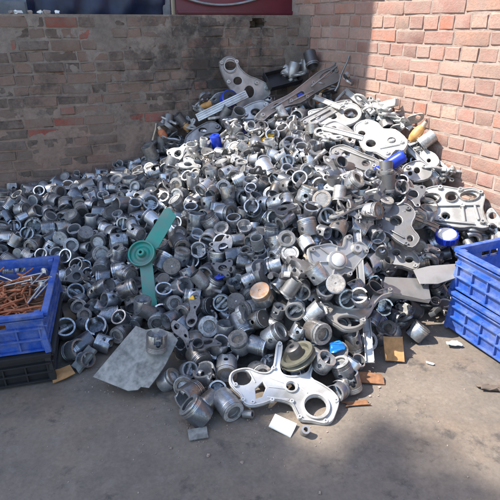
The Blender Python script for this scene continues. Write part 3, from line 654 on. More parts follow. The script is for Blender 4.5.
put_canister('metal_canister', 'silver metal canister standing on the black tray', 292, 66, .045, .12, (.25, .1, 1), M_ALU, on=(on_plane(293, 70, CORNER+NB*.10, NB), NB), lift=0)
put_canister('metal_canister', 'dark ribbed cylinder between black tray and wall corner', 306, 64, .04, .11, (.1, .1, 1), M_DARKALU, on=(on_plane(306, 66, CORNER+NB*.09, NB), NB), lift=0, band=M_ALU)
put_canister('oil_filter', 'blue oil filter under the white grooved rail', 224, 98, .065, .08, scr(surf2(226, 98)[0], .25, .35, .9), M_BLUE2, M_BLACK, lift=.03, on=(on_plane(229, 99, CORNER+NB*.13, NB), NB), cat='filter')
put_canister('oil_filter', 'blue sleeve standing on scrap below the grooved rail', 216, 141, .038, .095, (-.15, -.2, 1), M_BLUE2, M_BLUE2, lift=.07, cat='filter')
put_canister('oil_filter', 'bright blue canister lying near the tan plug on the right', 395, 161, .037, .13, scr(surf2(395, 161)[0], .8, .5, .25), M_BLUE2, M_BLUE2, lift=.10, cat='filter')
KEEP += [circle(395, 161, 13), circle(216, 141, 9), circle(418, 132, 8), circle(262, 295, 10)]; LAND.append(('bright blue canister', 395, 161)); LAND.append(('blue sleeve below the rail', 216, 141))
def plug(px, py, r, h, axis, label, mat=M_TAN, on=None, lift=.05, cat='plug'):
    t = empty('resin_plug'); p, n_ = surf2(px, py) if on is None else on; ax = Vector(axis).normalized(); t.rotation_mode = 'QUATERNION'; t.rotation_quaternion = ax.to_track_quat('Z', 'Y'); t.location = p+to_cam(p)*lift-ax*h/2
    link('bulb', lathe_mesh([(0, 0), (r*.6, h*.04), (r*.95, h*.2), (r, h*.42), (r*.82, h*.66), (r*.5, h*.78)], 22), t, mat)
    link('nozzle', lathe_mesh([(r*.5, h*.78), (r*.42, h*.8), (r*.38, h), (r*.2, h), (r*.18, h*.9), (0, h*.9)], 16), t, M_WOOD); tag(t, label, cat); return t
plug(418, 132, .034, .15, scr(surf2(418, 132)[0], .55, .75, .2), 'tan tapered plug resting against the pink wall', lift=.05); LAND.append(('tan plug by the pink wall', 418, 132))
plug(322, 87, .036, .10, (.7, .1, .5), 'tan bulb below the slotted manifold in wall corner', on=(on_plane(322, 88, CORNER+NR*.12, NR), NR), lift=0)
plug(234, 107, .034, .11, (.05, -.3, 1), 'upright tan bulb in front of the white grooved rail', lift=.09)
plug(205, 104, .032, .12, (-.9, .1, -.2), 'tan bulb lying above the left end of grooved rail', on=(on_plane(205, 105, CORNER+NB*.1, NB), NB), lift=0)
plug(162, 132, .032, .11, (-.4, .1, .8), 'orange brown bulb beside the leaning stick', M_RUST, on=(on_plane(162, 133, CORNER+NB*.09, NB), NB), lift=0)
plug(184, 123, .028, .13, (-.6, .1, .75), 'slim tan bulb tipped against grimy wall between stick and rail', on=(on_plane(184, 124, CORNER+NB*.09, NB), NB), lift=0)
plug(322, 97, .026, .08, (.2, -.4, .8), 'rust red bulb below tan bulb near the wall corner', M_RUST, on=(on_plane(319, 98, CORNER+NR*.22, NR), NR), lift=0)
def stick(label, a, b, r, mat, name='stick', cat='stick'):
    d = Vector(b)-Vector(a); pts = [Vector(a)+d*t+Vector((.006*math.sin(9*t), 0, .006*math.cos(7*t))) for t in np.linspace(0, 1, 7)]
    return tag(link(name, tube_mesh(pts, r, 8, [1, 1.05, .95, 1, .9, .95, .85]), None, mat), label, cat)
pb0 = on_plane(149, 157, CORNER+NB*.10, NB); stick('pale stick leaning against the grimy wall left of the scrap', pb0-Vector((0, 0, .03)), on_plane(156, 124, CORNER+NB*.012, NB), .008, M_WOOD)
LAND.append(('stick leaning on the grimy wall', 152, 145))
pr0 = on_plane(332, 106, CORNER+NR*.2, NR); stick('grey pipe end poking up at the crest near the corner', pr0, on_plane(344, 92, CORNER+NR*.08, NR), .014, M_ALU, 'pipe', 'pipe')
pr0 = on_plane(335, 92, CORNER+NR*.1, NR); stick('dark thin rod leaning in the shaded wall corner', pr0, on_plane(349, 56, CORNER+NR*.015, NR), .008, M_DARKALU, 'rod', 'rod')
# ---- small coloured scrap
def blob_mesh(pts2, th, amp, seed, square=False):
    me = plate_mesh(pts2 if square else catmull(pts2, 3), [], th, th*.15 if square else th*.3); rnd = random.Random(seed)
    for v in me.vertices: v.co.z += amp*mnoise.noise((v.co.x*40+seed, v.co.y*40, 0))
    return me
def shard(name, label, cat, px, py, wpx, hpx, mat, ang=0., th=.006, lift=.05, amp=.006, nrm=None, jag=.18, n_=9, on=None, square=False):
    p, nn = surf2(px, py) if on is None else on; nn = nrm.normalized() if nrm is not None else (nn*.6+to_cam(p)*.5).normalized(); rnd = random.Random(px*13+py); k = 1/pxm(p)
    pts = []
    for i in range(n_):
        a = 2*math.pi*i/n_; sx = math.copysign(abs(math.cos(a))**.55, math.cos(a)); sy = math.copysign(abs(math.sin(a))**.55, math.sin(a)); j = 1+rnd.uniform(-jag, jag)
        x, y = sx*wpx*k/2*j, sy*hpx*k/2*j; pts.append((x*math.cos(ang)-y*math.sin(ang), x*math.sin(ang)+y*math.cos(ang)))
    if square:
        pts = []
        for sx, sy in ((-1, -1), (.1, -1), (1, -1), (1, .2), (1, 1), (-.2, 1), (-1, 1)):
            x, y = sx*wpx*k/2*(1+rnd.uniform(-jag, jag)), sy*hpx*k/2*(1+rnd.uniform(-jag, jag)); pts.append((x*math.cos(ang)-y*math.sin(ang), x*math.sin(ang)+y*math.cos(ang)))
    o = link(name, blob_mesh(pts, th, amp, px, square), None, mat); o.matrix_world = frame(p+(to_cam(p) if on is None else nn)*lift, nn); return tag(o, label, cat)
shard('plastic_strip', 'yellow plastic strip among scrap below the leaning cover', 'strip', 268, 137, 18, 4.5, M_YEL, .55, .012)
shard('plastic_strip', 'small yellow green strip left of the other yellow strip by the rail', 'strip', 252, 142, 7, 4, M_YEL, .4, .012)
shard('plastic_scrap', 'small orange yellow plastic scrap on the pistons right of steel sheet', 'scrap', 192, 301, 6, 10, M_YEL, .3, .02, .06); LAND.append(('small orange yellow scrap', 192, 301))
shard('plastic_strip', 'dark blue curved strip tucked between pistons in the centre', 'strip', 223, 275, 16, 6, M_BLUE2, .5, .012, .045); LAND.append(('dark blue curved strip', 223, 275))
shard('plastic_strip', 'blue scrap tucked under the manifold near tan bulb', 'strip', 303, 94, 10, 6, M_BLUE2, .5, .012, .1)
shard('plastic_strip', 'dark blue wedge under the blue canister', 'strip', 379, 169, 9, 6, M_BLUE2, .3, .016, .06)
shard('plastic_strip', 'purple blue rag of film left of the yellow strip', 'strip', 247, 129, 16, 8, plain('violet_film', (.10, .09, .30), .5), .4, .006, .06, .012)
shard('blue_cup', 'torn bright blue plastic cup beneath the oval bracket', 'scrap', 337, 347, 16, 10, M_CYAN, .2, .02, .05, .02); LAND.append(('torn bright blue cup', 337, 347))
shard('tile_piece', 'small white square tile on the floor below the gear cover', 'tile', 282, 427, 24, 17, M_WHITE, -.45, .008, .012, .0, Vector((.1, -.2, 1)), .06, 8, square=True, on=(on_z(282, 427, .0), Vector((0, 0, 1)))); LAND.append(('white square tile', 282, 427))
shard('tile_piece', 'small grey tile under the frontmost piston', 'tile', 198, 435, 19, 14, M_STEEL, .2, .006, .008, .0, Vector((0, -.1, 1)), .07, 8, square=True, on=(on_z(198, 435, .0), Vector((0, 0, 1))))
shard('board_piece', 'brown square board standing at heap foot near blue crates', 'board', 393, 349, 19, 25, M_CARD, -.05, .008, .015, .0, Vector((0, -.75, 1)), .05, 8, square=True, on=(on_z(393, 350, .03), Vector((0, 0, 1)))); LAND.append(('brown square board', 393, 349))
shard('rusty_plate', 'orange rusty plate edge lying at the heap foot', 'plate', 369, 377, 27, 12, M_RUSTB, -.05, .008, .0, .002, Vector((.05, -.3, 1)), .12, 9, square=True, on=(on_z(369, 378, .012), Vector((0, 0, 1))))
shard('rusty_flake', 'thin rusty flakes on the floor right of the gear cover', 'flake', 356, 404, 30, 8, M_RUSTB, .1, .004, .003, .003, Vector((0, 0, 1)), .35, 11, on=(on_z(356, 404), Vector((0, 0, 1))))
shard('foil_wrapper', 'crumpled pale blue wrapper on the floor near blue crates', 'wrapper', 453, 345, 15, 8, M_LBLUE, .1, .003, .012, .012, Vector((0, 0, 1)), .2, 11, on=(on_z(453, 345), Vector((0, 0, 1))))
shard('paper_scrap', 'tiny white paper scrap on the floor right of brown board', 'scrap', 430, 364, 8, 3, M_WHITE, -.5, .003, .004, .002, Vector((0, 0, 1)), .2, 7, on=(on_z(430, 364), Vector((0, 0, 1))))
shard('board_scrap', 'torn orange brown board scrap beside the black crate', 'board', 64, 372, 20, 14, M_CARD, .5, .006, .01, .01, Vector((0, -.3, 1)), .22, 9, square=True, on=(on_z(64, 374, .01), Vector((0, 0, 1))))
shard('metal_wedge', 'blue grey metal wedge on the floor left of the steel sheet', 'wedge', 86, 359, 12, 26, M_STEEL, -.55, .02, .02, .0, Vector((-.2, -.5, 1)), .08, 8, square=True, on=(on_z(86, 361, .02), Vector((0, 0, 1)))); LAND.append(('blue grey metal wedge', 86, 359))
shard('rag', 'dark dusty rag crumpled on the floor at right', 'rag', 489, 390, 26, 9, plain('rag', (.13, .10, .08), .9), -.1, .008, .01, .02, Vector((0, 0, 1)), .3, 11, on=(on_z(489, 390), Vector((0, 0, 1))))
me = lathe_mesh([(.009, -.02), (.017, -.02), (.017, .02), (.009, .02)], 16, closed=True)
o = place('bushing', me, M_ALU, 305, 430, (.1, -.5, .9), label='small metal bushing beside the white square tile', cat='bushing', on=(on_z(305, 431, .02), Vector((0, 0, 1))))
me = lathe_mesh([(.009, -.02), (.017, -.02), (.017, .02), (.009, .02)], 16, closed=True)
o = place('bushing', me, M_DARKALU, 248, 415, (.8, -.3, .2), label='dark small bushing left of the gear cover at heap foot', cat='bushing', on=(on_z(248, 414, .018), Vector((0, 0, 1))))
# belt pulley
p, n_ = surf2(297, 355); pu = empty('belt_pulley'); pu.rotation_mode = 'QUATERNION'; pu.rotation_quaternion = scr(p, -.45, .75, .5).to_track_quat('Z', 'Y'); pu.location = p+to_cam(p)*.06; tag(pu, 'grooved grey belt pulley behind the gear cover', 'pulley')
link('wheel', lathe_mesh([(0, .0), (.055, .0), (.062, .012), (.078, .012), (.080, .004), (.066, -.006), (.080, -.016), (.078, -.024), (0, -.024)], 36), pu, plain('olive_metal', (.16, .155, .12), .5, .3, 30, .6))
link('hub', lathe_mesh([(.012, 0), (.035, 0), (.033, .045), (.024, .05), (.012, .05)], 24, closed=True), pu, M_DARKALU); KEEP.append(circle(297, 355, 15)); LAND.append(('grooved belt pulley', 297, 355))
# blue and white lid near the crates
p, n_ = surf2(444, 243); ld = empty('filter_lid', p+Vector((0, -.02, .05)), (R(16), R(-6), 0)); tag(ld, 'white domed lid with blue rim in front of slotted housing', 'lid'); k = 1/pxm(p)
link('rim_band', lathe_mesh([(9.5*k, -.022), (11*k, -.022), (10.6*k, .014), (9.5*k, .014)], 32, closed=True), ld, M_BLUE2); link('dome', lathe_mesh([(9.6*k, .010), (8.6*k, .022), (5*k, .029), (0, .031)], 32), ld, M_WHITE)
for a in range(16): c = link('grip_rib', box_mesh((0, 0, 0), (.005, .005, .036), bev=.001), ld, M_BLUE2); c.location = (10.9*k*math.cos(a*math.pi/8), 10.9*k*math.sin(a*math.pi/8), -.002)
KEEP.append(circle(444, 241, 14)); LAND.append(('white lid with blue rim', 444, 241))
for px, py, lab in [(470, 243, 'short grey elbow tube right of the white lid'), (424, 262, 'grey elbow tube left of the white lid, above the tray')]:
    p, n_ = surf2(px, py); pts = [p+n_*.05+Vector((.05*math.cos(a)-.03, -.02, .05*math.sin(a))) for a in np.linspace(.2, 2.2, 9)]
    o = tag(link('elbow_tube', tube_mesh(pts, .017, 12), None, M_ALU), lab, 'tube')

# ------------------------------------------------------------------ crates
def crate(name, label, loc, rotz, Lx, Ly, h, mat, taper=.02, slot_side='y+', nv=5, extra_slots=()):
    t = empty(name, loc, (0, 0, rotz)); tag(t, label, 'crate'); th = .006
    def slab(nm, c, s, par, rot=None, bev=.0015): o = link(nm, box_mesh((0, 0, 0), s, bev=bev), par, mat); o.location = c; o.rotation_euler = rot or (0, 0, 0); return o
    slab('base', (0, 0, .006), (Lx-2*taper, Ly-2*taper, .008), t)
    for side, (ax, s) in {'x+': (0, 1), 'x-': (0, -1), 'y+': (1, 1), 'y-': (1, -1)}.items():
        half = (Lx if ax == 0 else Ly)/2; ln = (Ly if ax == 0 else Lx); a = math.atan2(taper, h)
        rz = {'x+': -R(90), 'x-': R(90), 'y+': 0, 'y-': R(180)}[side]
        wq = empty('side_wall'); wq.parent = t; wq.rotation_euler = (0, 0, rz); wq.location = (0, 0, 0)
        # local frame of the side: x along, y outward at distance half
        off = half-taper/2
        def sl2(nm, x, z, sx, sz, dy=0, sy=th): 
            yy = half-taper*(1-z/h)-th/2+dy; o = slab(nm, (x, yy, z), (sx, sy, sz), wq, (-a, 0, 0)); return o
        lnm = ln-taper*1.2
        if side in extra_slots or side == slot_side:
            z0, z1 = h*.66, h*.80; sw = .055
            sl2('panel', 0, (.01+z0)/2, lnm, z0-.01); sl2('panel', 0, (z1+h)/2, lnm, h-z1)
            sl2('panel', -(lnm/2+sw)/2, (z0+z1)/2, lnm/2-sw, z1-z0); sl2('panel', (lnm/2+sw)/2, (z0+z1)/2, lnm/2-sw, z1-z0)
            sl2('slot_bar', 0, (z0+z1)/2, .008, z1-z0)
        else: sl2('panel', 0, h/2+.004, lnm, h-.012)
        for i in range(nv):
            x = -lnm/2+.012+(lnm-.024)*i/(nv-1); sl2('rib', x, h*.36, .007, h*.62, .009, .014)
        for z in (h*.08, h*.36, h*.64): sl2('rib', 0, z, lnm+.008, .008, .0105, .017)
        sl2('rim', 0, h-.008, ln+.012, .016, .012, .026)
        sl2('rim', 0, h*.86, ln+.004, .007, .010, .018)
    for sx in (-1, 1):
        for sy in (-1, 1): slab('corner_post', (sx*(Lx/2-taper*.5-.004), sy*(Ly/2-taper*.5-.004), h/2), (.024, .024, h-.01), t, (sy*taper/h*1., -sx*taper/h*1., 0))
    return t
# left: black crate below, blue crate with rods above
LR = R(14); LCX, LCY = -1.122, 1.985
crate('plastic_crate', 'black plastic crate on the floor under the blue crate of rods', (LCX-.005, LCY, .0), LR+R(1.5), .40, .54, .165, M_BLACK, .015)
bcr = crate('plastic_crate', 'open blue plastic crate filled with rusty red rods on a black crate', (LCX, LCY, .160), LR, .41, .55, .205, M_BLUE, .02, 'y+', extra_slots=('y-',))
LAND.append(('blue crate of rods', 30, 290))
# right: two blue crates
RD = math.atan2(-.92, .39); rc0 = Vector((1.03, 2.22, 0)); dl = Vector((.39, -.92, 0)).normalized(); dp = Vector((.92, .39, 0)).normalized()
cxy = rc0+dl*.30+dp*.21
crate('plastic_crate', 'lower blue plastic crate of the right hand stack by the pink wall', (cxy.x-.005, cxy.y, 0), RD+R(1.5), .60, .42, .225, M_BLUE, .012, 'x+', 7)
crate('plastic_crate', 'upper empty blue plastic crate of the right hand stack by the pink wall', (cxy.x-.012, cxy.y+.004, .222), RD, .60, .42, .225, M_BLUE, .016, 'x-', 7, extra_slots=('x+',))
LAND.append(('right hand blue crates', 455, 290))
# contents of the left crate
rod_protos = []
for i in range(6):
    rnd = random.Random(40+i); Lr = .14+.08*rnd.random(); bend = rnd.uniform(-.03, .03)
    rod_protos.append(tube_mesh([(Lr*(t-.5), bend*math.sin(math.pi*t), .006*math.sin(5*t)) for t in np.linspace(0, 1, 7)], .0034+.0022*rnd.random(), 7))
    rod_protos[-1].materials.append(M_RUST if i % 3 else M_RUSTB)
bed = bpy.data.meshes.new('bed'); q = 16
bed.from_pydata([(-.165+.33*i/(q-1), -.235+.47*j/(q-1), .255+.02*mnoise.noise((i*.5, j*.5, 4))) for j in range(q) for i in range(q)], [], [(j*q+i, j*q+i+1, (j+1)*q+i+1, (j+1)*q+i) for j in range(q-1) for i in range(q-1)])
o = link('rusty_turnings', bed, None, M_RUSTB); o.location = (LCX, LCY, 0); o.rotation_euler = (0, 0, LR); tag(o, 'rusty fines and broken bits filling the blue crate', 'scrap', kind='stuff')
cr = Matrix.Rotation(LR, 4, 'Z'); rnd = random.Random(5)
for i in range(120):
    x, y = rnd.uniform(-.12, .12), rnd.uniform(-.19, .19); z = .265+.03*rnd.random()+.02*(y > .05)
    o = link('rusty_rod', rod_protos[i % 6]); o.location = Vector((LCX, LCY, 0))+cr @ Vector((x, y, z)); o.rotation_euler = (rnd.uniform(0, 6), rnd.uniform(-.35, .35), rnd.uniform(0, 3.14) if i % 3 else rnd.uniform(-.3, .3)+LR)
    tag(o, 'thin rusty red rod in the open blue crate at left', 'rod', 'rusty rods in the blue crate')
VPOS = [(.13, .02, 1.1, .22), (.10, .06, 1.35, .15), (.14, -.06, 1.25, .25), (-.02, .10, .35, .1), (.02, .14, 2.7, .1), (.06, .10, .3, .05), (-.05, .16, 2.5, .1), (.115, -.10, 1.4, .2), (.04, .17, .2, .15)]
vst = tube_mesh([(0, 0, 0), (.06, 0, 0), (.12, 0, 0)], .0045, 8); vhd = lathe_mesh([(.0045, 0), (.008, .008), (.019, .014), (.02, .018), (0, .018)], 20); vhd.transform(Matrix.Translation((.115, 0, 0)) @ Matrix.Rotation(R(90), 4, 'Y'))
M_VALVE = metal('valve_steel', (.5, .5, .48), (.65, .64, .62), (.3, .5), .9, dirt=(.2, .12, .07), dirt_amt=.4)
vst.materials.append(M_VALVE); vhd.materials.append(M_VALVE)
for x, y, az, tilt in VPOS:
    t = empty('engine_valve', Vector((LCX, LCY, 0))+cr @ Vector((x, y, .315))); t.rotation_euler = (0, -tilt, az); tag(t, 'silver engine valve on top of the rusty rods in the blue crate', 'valve', 'valves in the blue crate')
    link('stem', vst, t); link('valve_head', vhd, t)

# ------------------------------------------------------------------ behind the low wall
def panel_behind(px0, px1, depth, z0, z1):
    a = on_plane(px0, 10, CORNER-NB*depth, NB); b = on_plane(px1, 10, CORNER-NB*depth, NB); return a, b
a, b = panel_behind(172, 309, .45, 0, 0); L = (b-a).length; mid = (a+b)/2
mp = empty('maroon_cabinet', (mid.x, mid.y, 0)); mp.rotation_euler = (0, 0, math.atan2((b-a).y, (b-a).x)); tag(mp, 'maroon painted metal cabinet standing behind the low grimy wall', 'cabinet')
link('panel', box_mesh((0, 0, 1.0), (L, .3, 2.0), bev=.02), mp, M_MAROON); link('bottom_lip', box_mesh((0, -.155, 1.52), (L*.98, .02, .03), bev=.004), mp, M_MAROON)
pa = on_plane(188, -1, CORNER-NB*.26, NB); pc = on_plane(225, 5, CORNER-NB*.26, NB); pz_ = on_plane(262, -3, CORNER-NB*.26, NB)
pts = [pa*(1-t)**2+(pc*2-(pa+pz_)/2)*2*t*(1-t)+pz_*t*t for t in np.linspace(-.25, 1.25, 22)]
tag(link('hanging_hose', tube_mesh(pts, .011, 10), None, M_ALU), 'pale hose looping down over the maroon cabinet', 'hose')
a, b = panel_behind(28, 164, .35, 0, 0)
q = 40; v = []; f = []
for j in range(14):
    for i in range(q):
        t = i/(q-1); p = a.lerp(b, t); z = 1.40+j*.055; fold = .05*mnoise.noise((t*9, j*.35, 2))+.02*mnoise.noise((t*30, j*.8, 5)); p = p+NB*(fold+.05*math.sin(j*.4)); v.append((p.x, p.y, z))
for j in range(13):
    for i in range(q-1): f.append((j*q+i, j*q+i+1, (j+1)*q+i+1, (j+1)*q+i))
me = bpy.data.meshes.new('tarp'); me.from_pydata(v, [], f); shade(me, 60); o = link('tarp', me, None, M_TARP); sm = o.modifiers.new('s', 'SOLIDIFY'); sm.thickness = .004
tag(o, 'dark blue tarpaulin draped behind the left of the low wall', 'tarp')
pp = on_plane(167, 8, CORNER-NB*.32, NB); tag(link('post', box_mesh((pp.x, pp.y, 1.2), (.06, .06, 2.4), bev=.006), None, M_GREYP), 'grey post between blue tarp and maroon cabinet', 'post')
pp = on_plane(14, 5, CORNER-NB*.5, NB); tag(link('bundle', shard_m := box_mesh((pp.x, pp.y, 1.3), (.26, .2, .6), bev=.06), None, M_GREYP), 'grey bundle behind the low wall left of the tarp', 'bundle')
for i, px in enumerate((11, 18, 30, 40, 47, 57)):
    p = on_plane(px, 10.5, CORNER-NB*.06, NB); o = link('mortar_chip', brick_proto(.03+.015*(i % 3), .02, .03, 900+i, .006), None, M_WHITE if i % 2 else M_MORT_R); o.location = (p.x, p.y, 1.512); o.rotation_euler = (0, 0, i)
    tag(o, 'pale mortar chip on top of the low wall at left', 'chip', 'mortar chips on the wall top')

# ------------------------------------------------------------------ out of frame: what casts the shade
def building():
    # its right end wall's edge puts the upright shadow line on the pink wall
    p = on_plane(369, 60, CORNER, NR); h = Vector((SUN.x, SUN.y, 0)).normalized(); e = Vector((p.x, p.y, 0))+h*3.1
    t = empty('neighbour_building', e); tag(t, 'plain rendered neighbouring building behind the low wall at far left', 'building')
    side = Vector((-h.y, h.x, 0)); side = side if side.y > 0 else -side
    ang = math.atan2(side.y, side.x); t.rotation_euler = (0, 0, ang)      # local x runs away along the building front
    sx = 1 if (Matrix.Rotation(ang, 3, 'Z') @ Vector((0, 1, 0))).dot(h) > 0 else -1
    m_ = plain('grey_render', (.28, .25, .22), .9, .2, 3)
    link('wall', box_mesh((1.6, sx*2, 3.2), (3.2, 4, 6.4)), t, m_)
    for fl in range(2):
        for k in range(1):
            wn_ = link('window', box_mesh((1.3+2.2*k, -sx*.03, 1.8+2.9*fl), (1.1, .06, 1.3), bev=.01), t, M_GREYP); link('pane', box_mesh((1.3+2.2*k, -sx*.065, 1.8+2.9*fl), (.9, .01, 1.1)), wn_, M_BLACK)
    link('parapet', box_mesh((1.6, sx*2, 6.5), (3.2, 4.0, .2), bev=.02), t, m_)
building()
M_LEAF = plain('leaf_green', (.055, .10, .03), .55, .4, 3)
def tree(label, targets, hgt, seed):
    """tree whose crown lies sunward of the ground spots it shades; targets: (x, y, radius, leaves)"""
    rnd = random.Random(seed); k = hgt/SUN.z
    cs = [Vector((x, y, 0))+SUN*(k*rnd.uniform(.9, 1.12)) for x, y, r, n_ in targets]
    mid = sum(cs, Vector())/len(cs); base = Vector((mid.x-.6, mid.y, 0)); t = empty('tree', base); tag(t, label, 'tree')
    tk = tube_mesh([(0, 0, 0), (.05, .02, hgt*.25), (.12, 0, hgt*.5), (.3, .05, hgt*.75)], .16, 12, [1.2, .9, .75, .6]); link('trunk', tk, t, M_RUSTB)
    v = []; f = []
    for (x, y, r, n_), c in zip(targets, cs):
        lb = tube_mesh([Vector((.28, .05, hgt*.72)), (c-base)*.6+Vector((.1, .02, hgt*.32)), c-base], .06, 8, [1, .6, .25]); link('limb', lb, t, M_RUSTB)
        clumps = [Vector((rnd.gauss(0, 1), rnd.gauss(0, 1), rnd.gauss(0, 1))).normalized()*r*rnd.random()**.4 for _ in range(max(6, n_//60))]
        for _ in range(n_):
            p = c-base+rnd.choice(clumps)+Vector((rnd.gauss(0, 1), rnd.gauss(0, 1), rnd.gauss(0, 1)))*r*.17
            a = Vector((rnd.gauss(0, 1), rnd.gauss(0, 1), rnd.gauss(0, .6))).normalized(); b2 = a.orthogonal().normalized(); b2.rotate(Matrix.Rotation(rnd.uniform(0, 6), 3, a)); L = rnd.uniform(.07, .12)
            i0 = len(v); v += [p-a*L, p+b2*L*.42, p+a*L, p-b2*L*.42]; f.append((i0, i0+1, i0+2, i0+3))
    me = bpy.data.meshes.new('crown'); me.from_pydata(v, [], f); link('crown', me, t, M_LEAF)
tree('leafy tree standing left of the yard and shading the heap', [(-1.75, 2.6, .8, 2600), (-1.3, 1.9, .75, 2600), (-1.0, 2.75, .55, 1500), (-.9, 1.3, .65, 2000), (-.35, 1.05, .55, 1400), (-.75, 3.2, .4, 800), (-.35, 2.05, .45, 900), (.1, 2.2, .35, 380), (.25, 2.6, .35, 260), (-.4, 2.7, .4, 500)], 9.0, 3)
tree('smaller leafy tree left of the camera dappling the floor', [(-.2, .7, .5, 1300), (.35, 1.0, .45, 300), (.7, .75, .5, 150), (1.0, 1.2, .35, 90)], 13.0, 9)

# ------------------------------------------------------------------ smaller castings strewn over the upper and right heap
def conrod():
    ol = [];
    for a in np.linspace(R(25), R(335), 18): ol.append((-.5+.36*math.cos(a), .36*math.sin(a)))
    for a in np.linspace(R(-150), R(150), 12): ol.append((.62+.2*math.cos(a), .2*math.sin(a)))
    return plate_mesh(ol, [circle(-.5, 0, .26), circle(.62, 0, .12)], .2, .03)
def trilug(): return plate_mesh(catmull([(-.6, -.3), (-.2, -.5), (.3, -.45), (.7, -.55), (.85, -.3), (.5, .0), (.4, .5), (.1, .85), (-.2, .7), (-.3, .3), (-.75, .1), (-.9, -.15)], 3), [circle(0, -.05, .28), circle(.7, -.38, .07), circle(-.72, -.08, .07), circle(.0, .66, .07)], .14, .03)
def archcap(): return plate_mesh([(-.7, -.3), (-.7, .1), (-.45, .25), (-.3, .5)]+[(.5*math.cos(a)*1.0, .2+.5*math.sin(a)) for a in np.linspace(R(140), R(40), 8)]+[(.3, .5), (.45, .25), (.7, .1), (.7, -.3), (.36, -.3)]+[(.34*math.cos(a), -.3+.36*math.sin(a)) for a in np.linspace(0, math.pi, 12)][1:-1]+[(-.36, -.3)], [circle(-.55, -.1, .07), circle(.55, -.1, .07)], .34, .04)
def longbrk(): return plate_mesh(catmull([(-1, -.2), (-.6, -.3), (0, -.16), (.6, -.3), (1, -.15), (1.1, .1), (.7, .28), (.2, .14), (-.3, .3), (-.8, .2), (-1.1, .05)], 3), [circle(-.75, -.02, .14), circle(.78, 0, .16), circle(-.1, .06, .09, .05)], .12, .03)
def sleeve(): return lathe_mesh([(.36, -.5), (.42, -.5), (.42, -.4), (.46, -.4), (.46, -.32), (.42, -.32), (.42, .5), (.36, .5)], 24, closed=True)
def elbow(): return tube_mesh([(-.6, 0, 0), (-.2, .02, 0), (.1, .15, 0), (.3, .4, .05), (.35, .8, .1)], .17, 12, [1.2, .9, .9, .9, 1.25])
SP = [('connecting_rod', 'connecting rod', conrod(), .078), ('lug_bracket', 'three lugged bracket', trilug(), .085), ('bearing_cap', 'arched bearing cap', archcap(), .072), ('strip_bracket', 'long perforated bracket', longbrk(), .11), ('cylinder_sleeve', 'thin walled sleeve', sleeve(), .085), ('elbow_tube', 'bent tube', elbow(), .062)]
for s in SP: s[2].materials.clear()
SPM = {}
for nm, ph, me, sz in SP:
    for mi, m_ in enumerate((M_ALU, M_BRIGHT, M_DARKALU)):
        c = me.copy(); c.materials.append(m_); SPM[(nm, mi)] = c
SCRAPS = []
BAND = [(148, 165), (160, 140), (190, 112), (250, 90), (300, 72), (345, 55), (352, 96), (300, 112), (250, 133), (205, 152), (180, 168)]
REG = [(BAND, 80, (.38, .10, .52)), ([(190, 150), (300, 108), (340, 104), (335, 128), (260, 160), (190, 175)], 26, (.45, .35, .2)), ([(300, 120), (420, 160), (445, 200), (435, 260), (380, 270), (345, 215), (310, 170)], 38, (.35, .1, .55)),
       ([(312, 108), (365, 108), (405, 130), (415, 155), (380, 166), (330, 148)], 40, (.3, .7, .0)), ([(405, 130), (430, 150), (452, 190), (430, 195), (405, 165)], 16, (.4, .4, .2)),
       ([(440, 185), (490, 215), (495, 245), (440, 262), (425, 240)], 14, (.6, .1, .3)), ([(20, 190), (130, 175), (300, 160), (330, 260), (300, 350), (200, 370), (80, 300)], 30, (.2, .0, .8)), ([(345, 300), (385, 270), (440, 290), (445, 320), (385, 335), (360, 350)], 14, (.3, .0, .7))]
rnd = random.Random(77)
for poly, cnt, wts in REG:
    xs_ = [p[0] for p in poly]; ys_ = [p[1] for p in poly]; k = 0
    while k < cnt:
        px, py = rnd.uniform(min(xs_), max(xs_)), rnd.uniform(min(ys_), max(ys_))
        if not inside(px, py, poly) or any(inside(px+u, py+v_, kp) for kp in KEEP for u, v_ in ((0, 0), (7, 0), (-7, 0), (0, 7), (0, -7))): continue
        k += 1; nm, ph, me, sz = rnd.choices(SP, (.13, .27, .2, .17, .18, .05))[0]; mi = rnd.choices((0, 1, 2), wts)[0]; p, n_ = surf2(px, py, .07)
        s = sz*rnd.uniform(.7, 1.2)*(1.25 if poly is BAND else 1); o = link(nm, SPM[(nm, mi)]); o.scale = (s, s, s); o.rotation_euler = (rnd.gauss(.3, .5), rnd.gauss(0, .5), rnd.uniform(0, 6.28)); o.location = p+n_*(rnd.uniform(-.02, .09) if poly is BAND else rnd.uniform(.03, .065))
        SCRAPS.append((o, ph, mi))

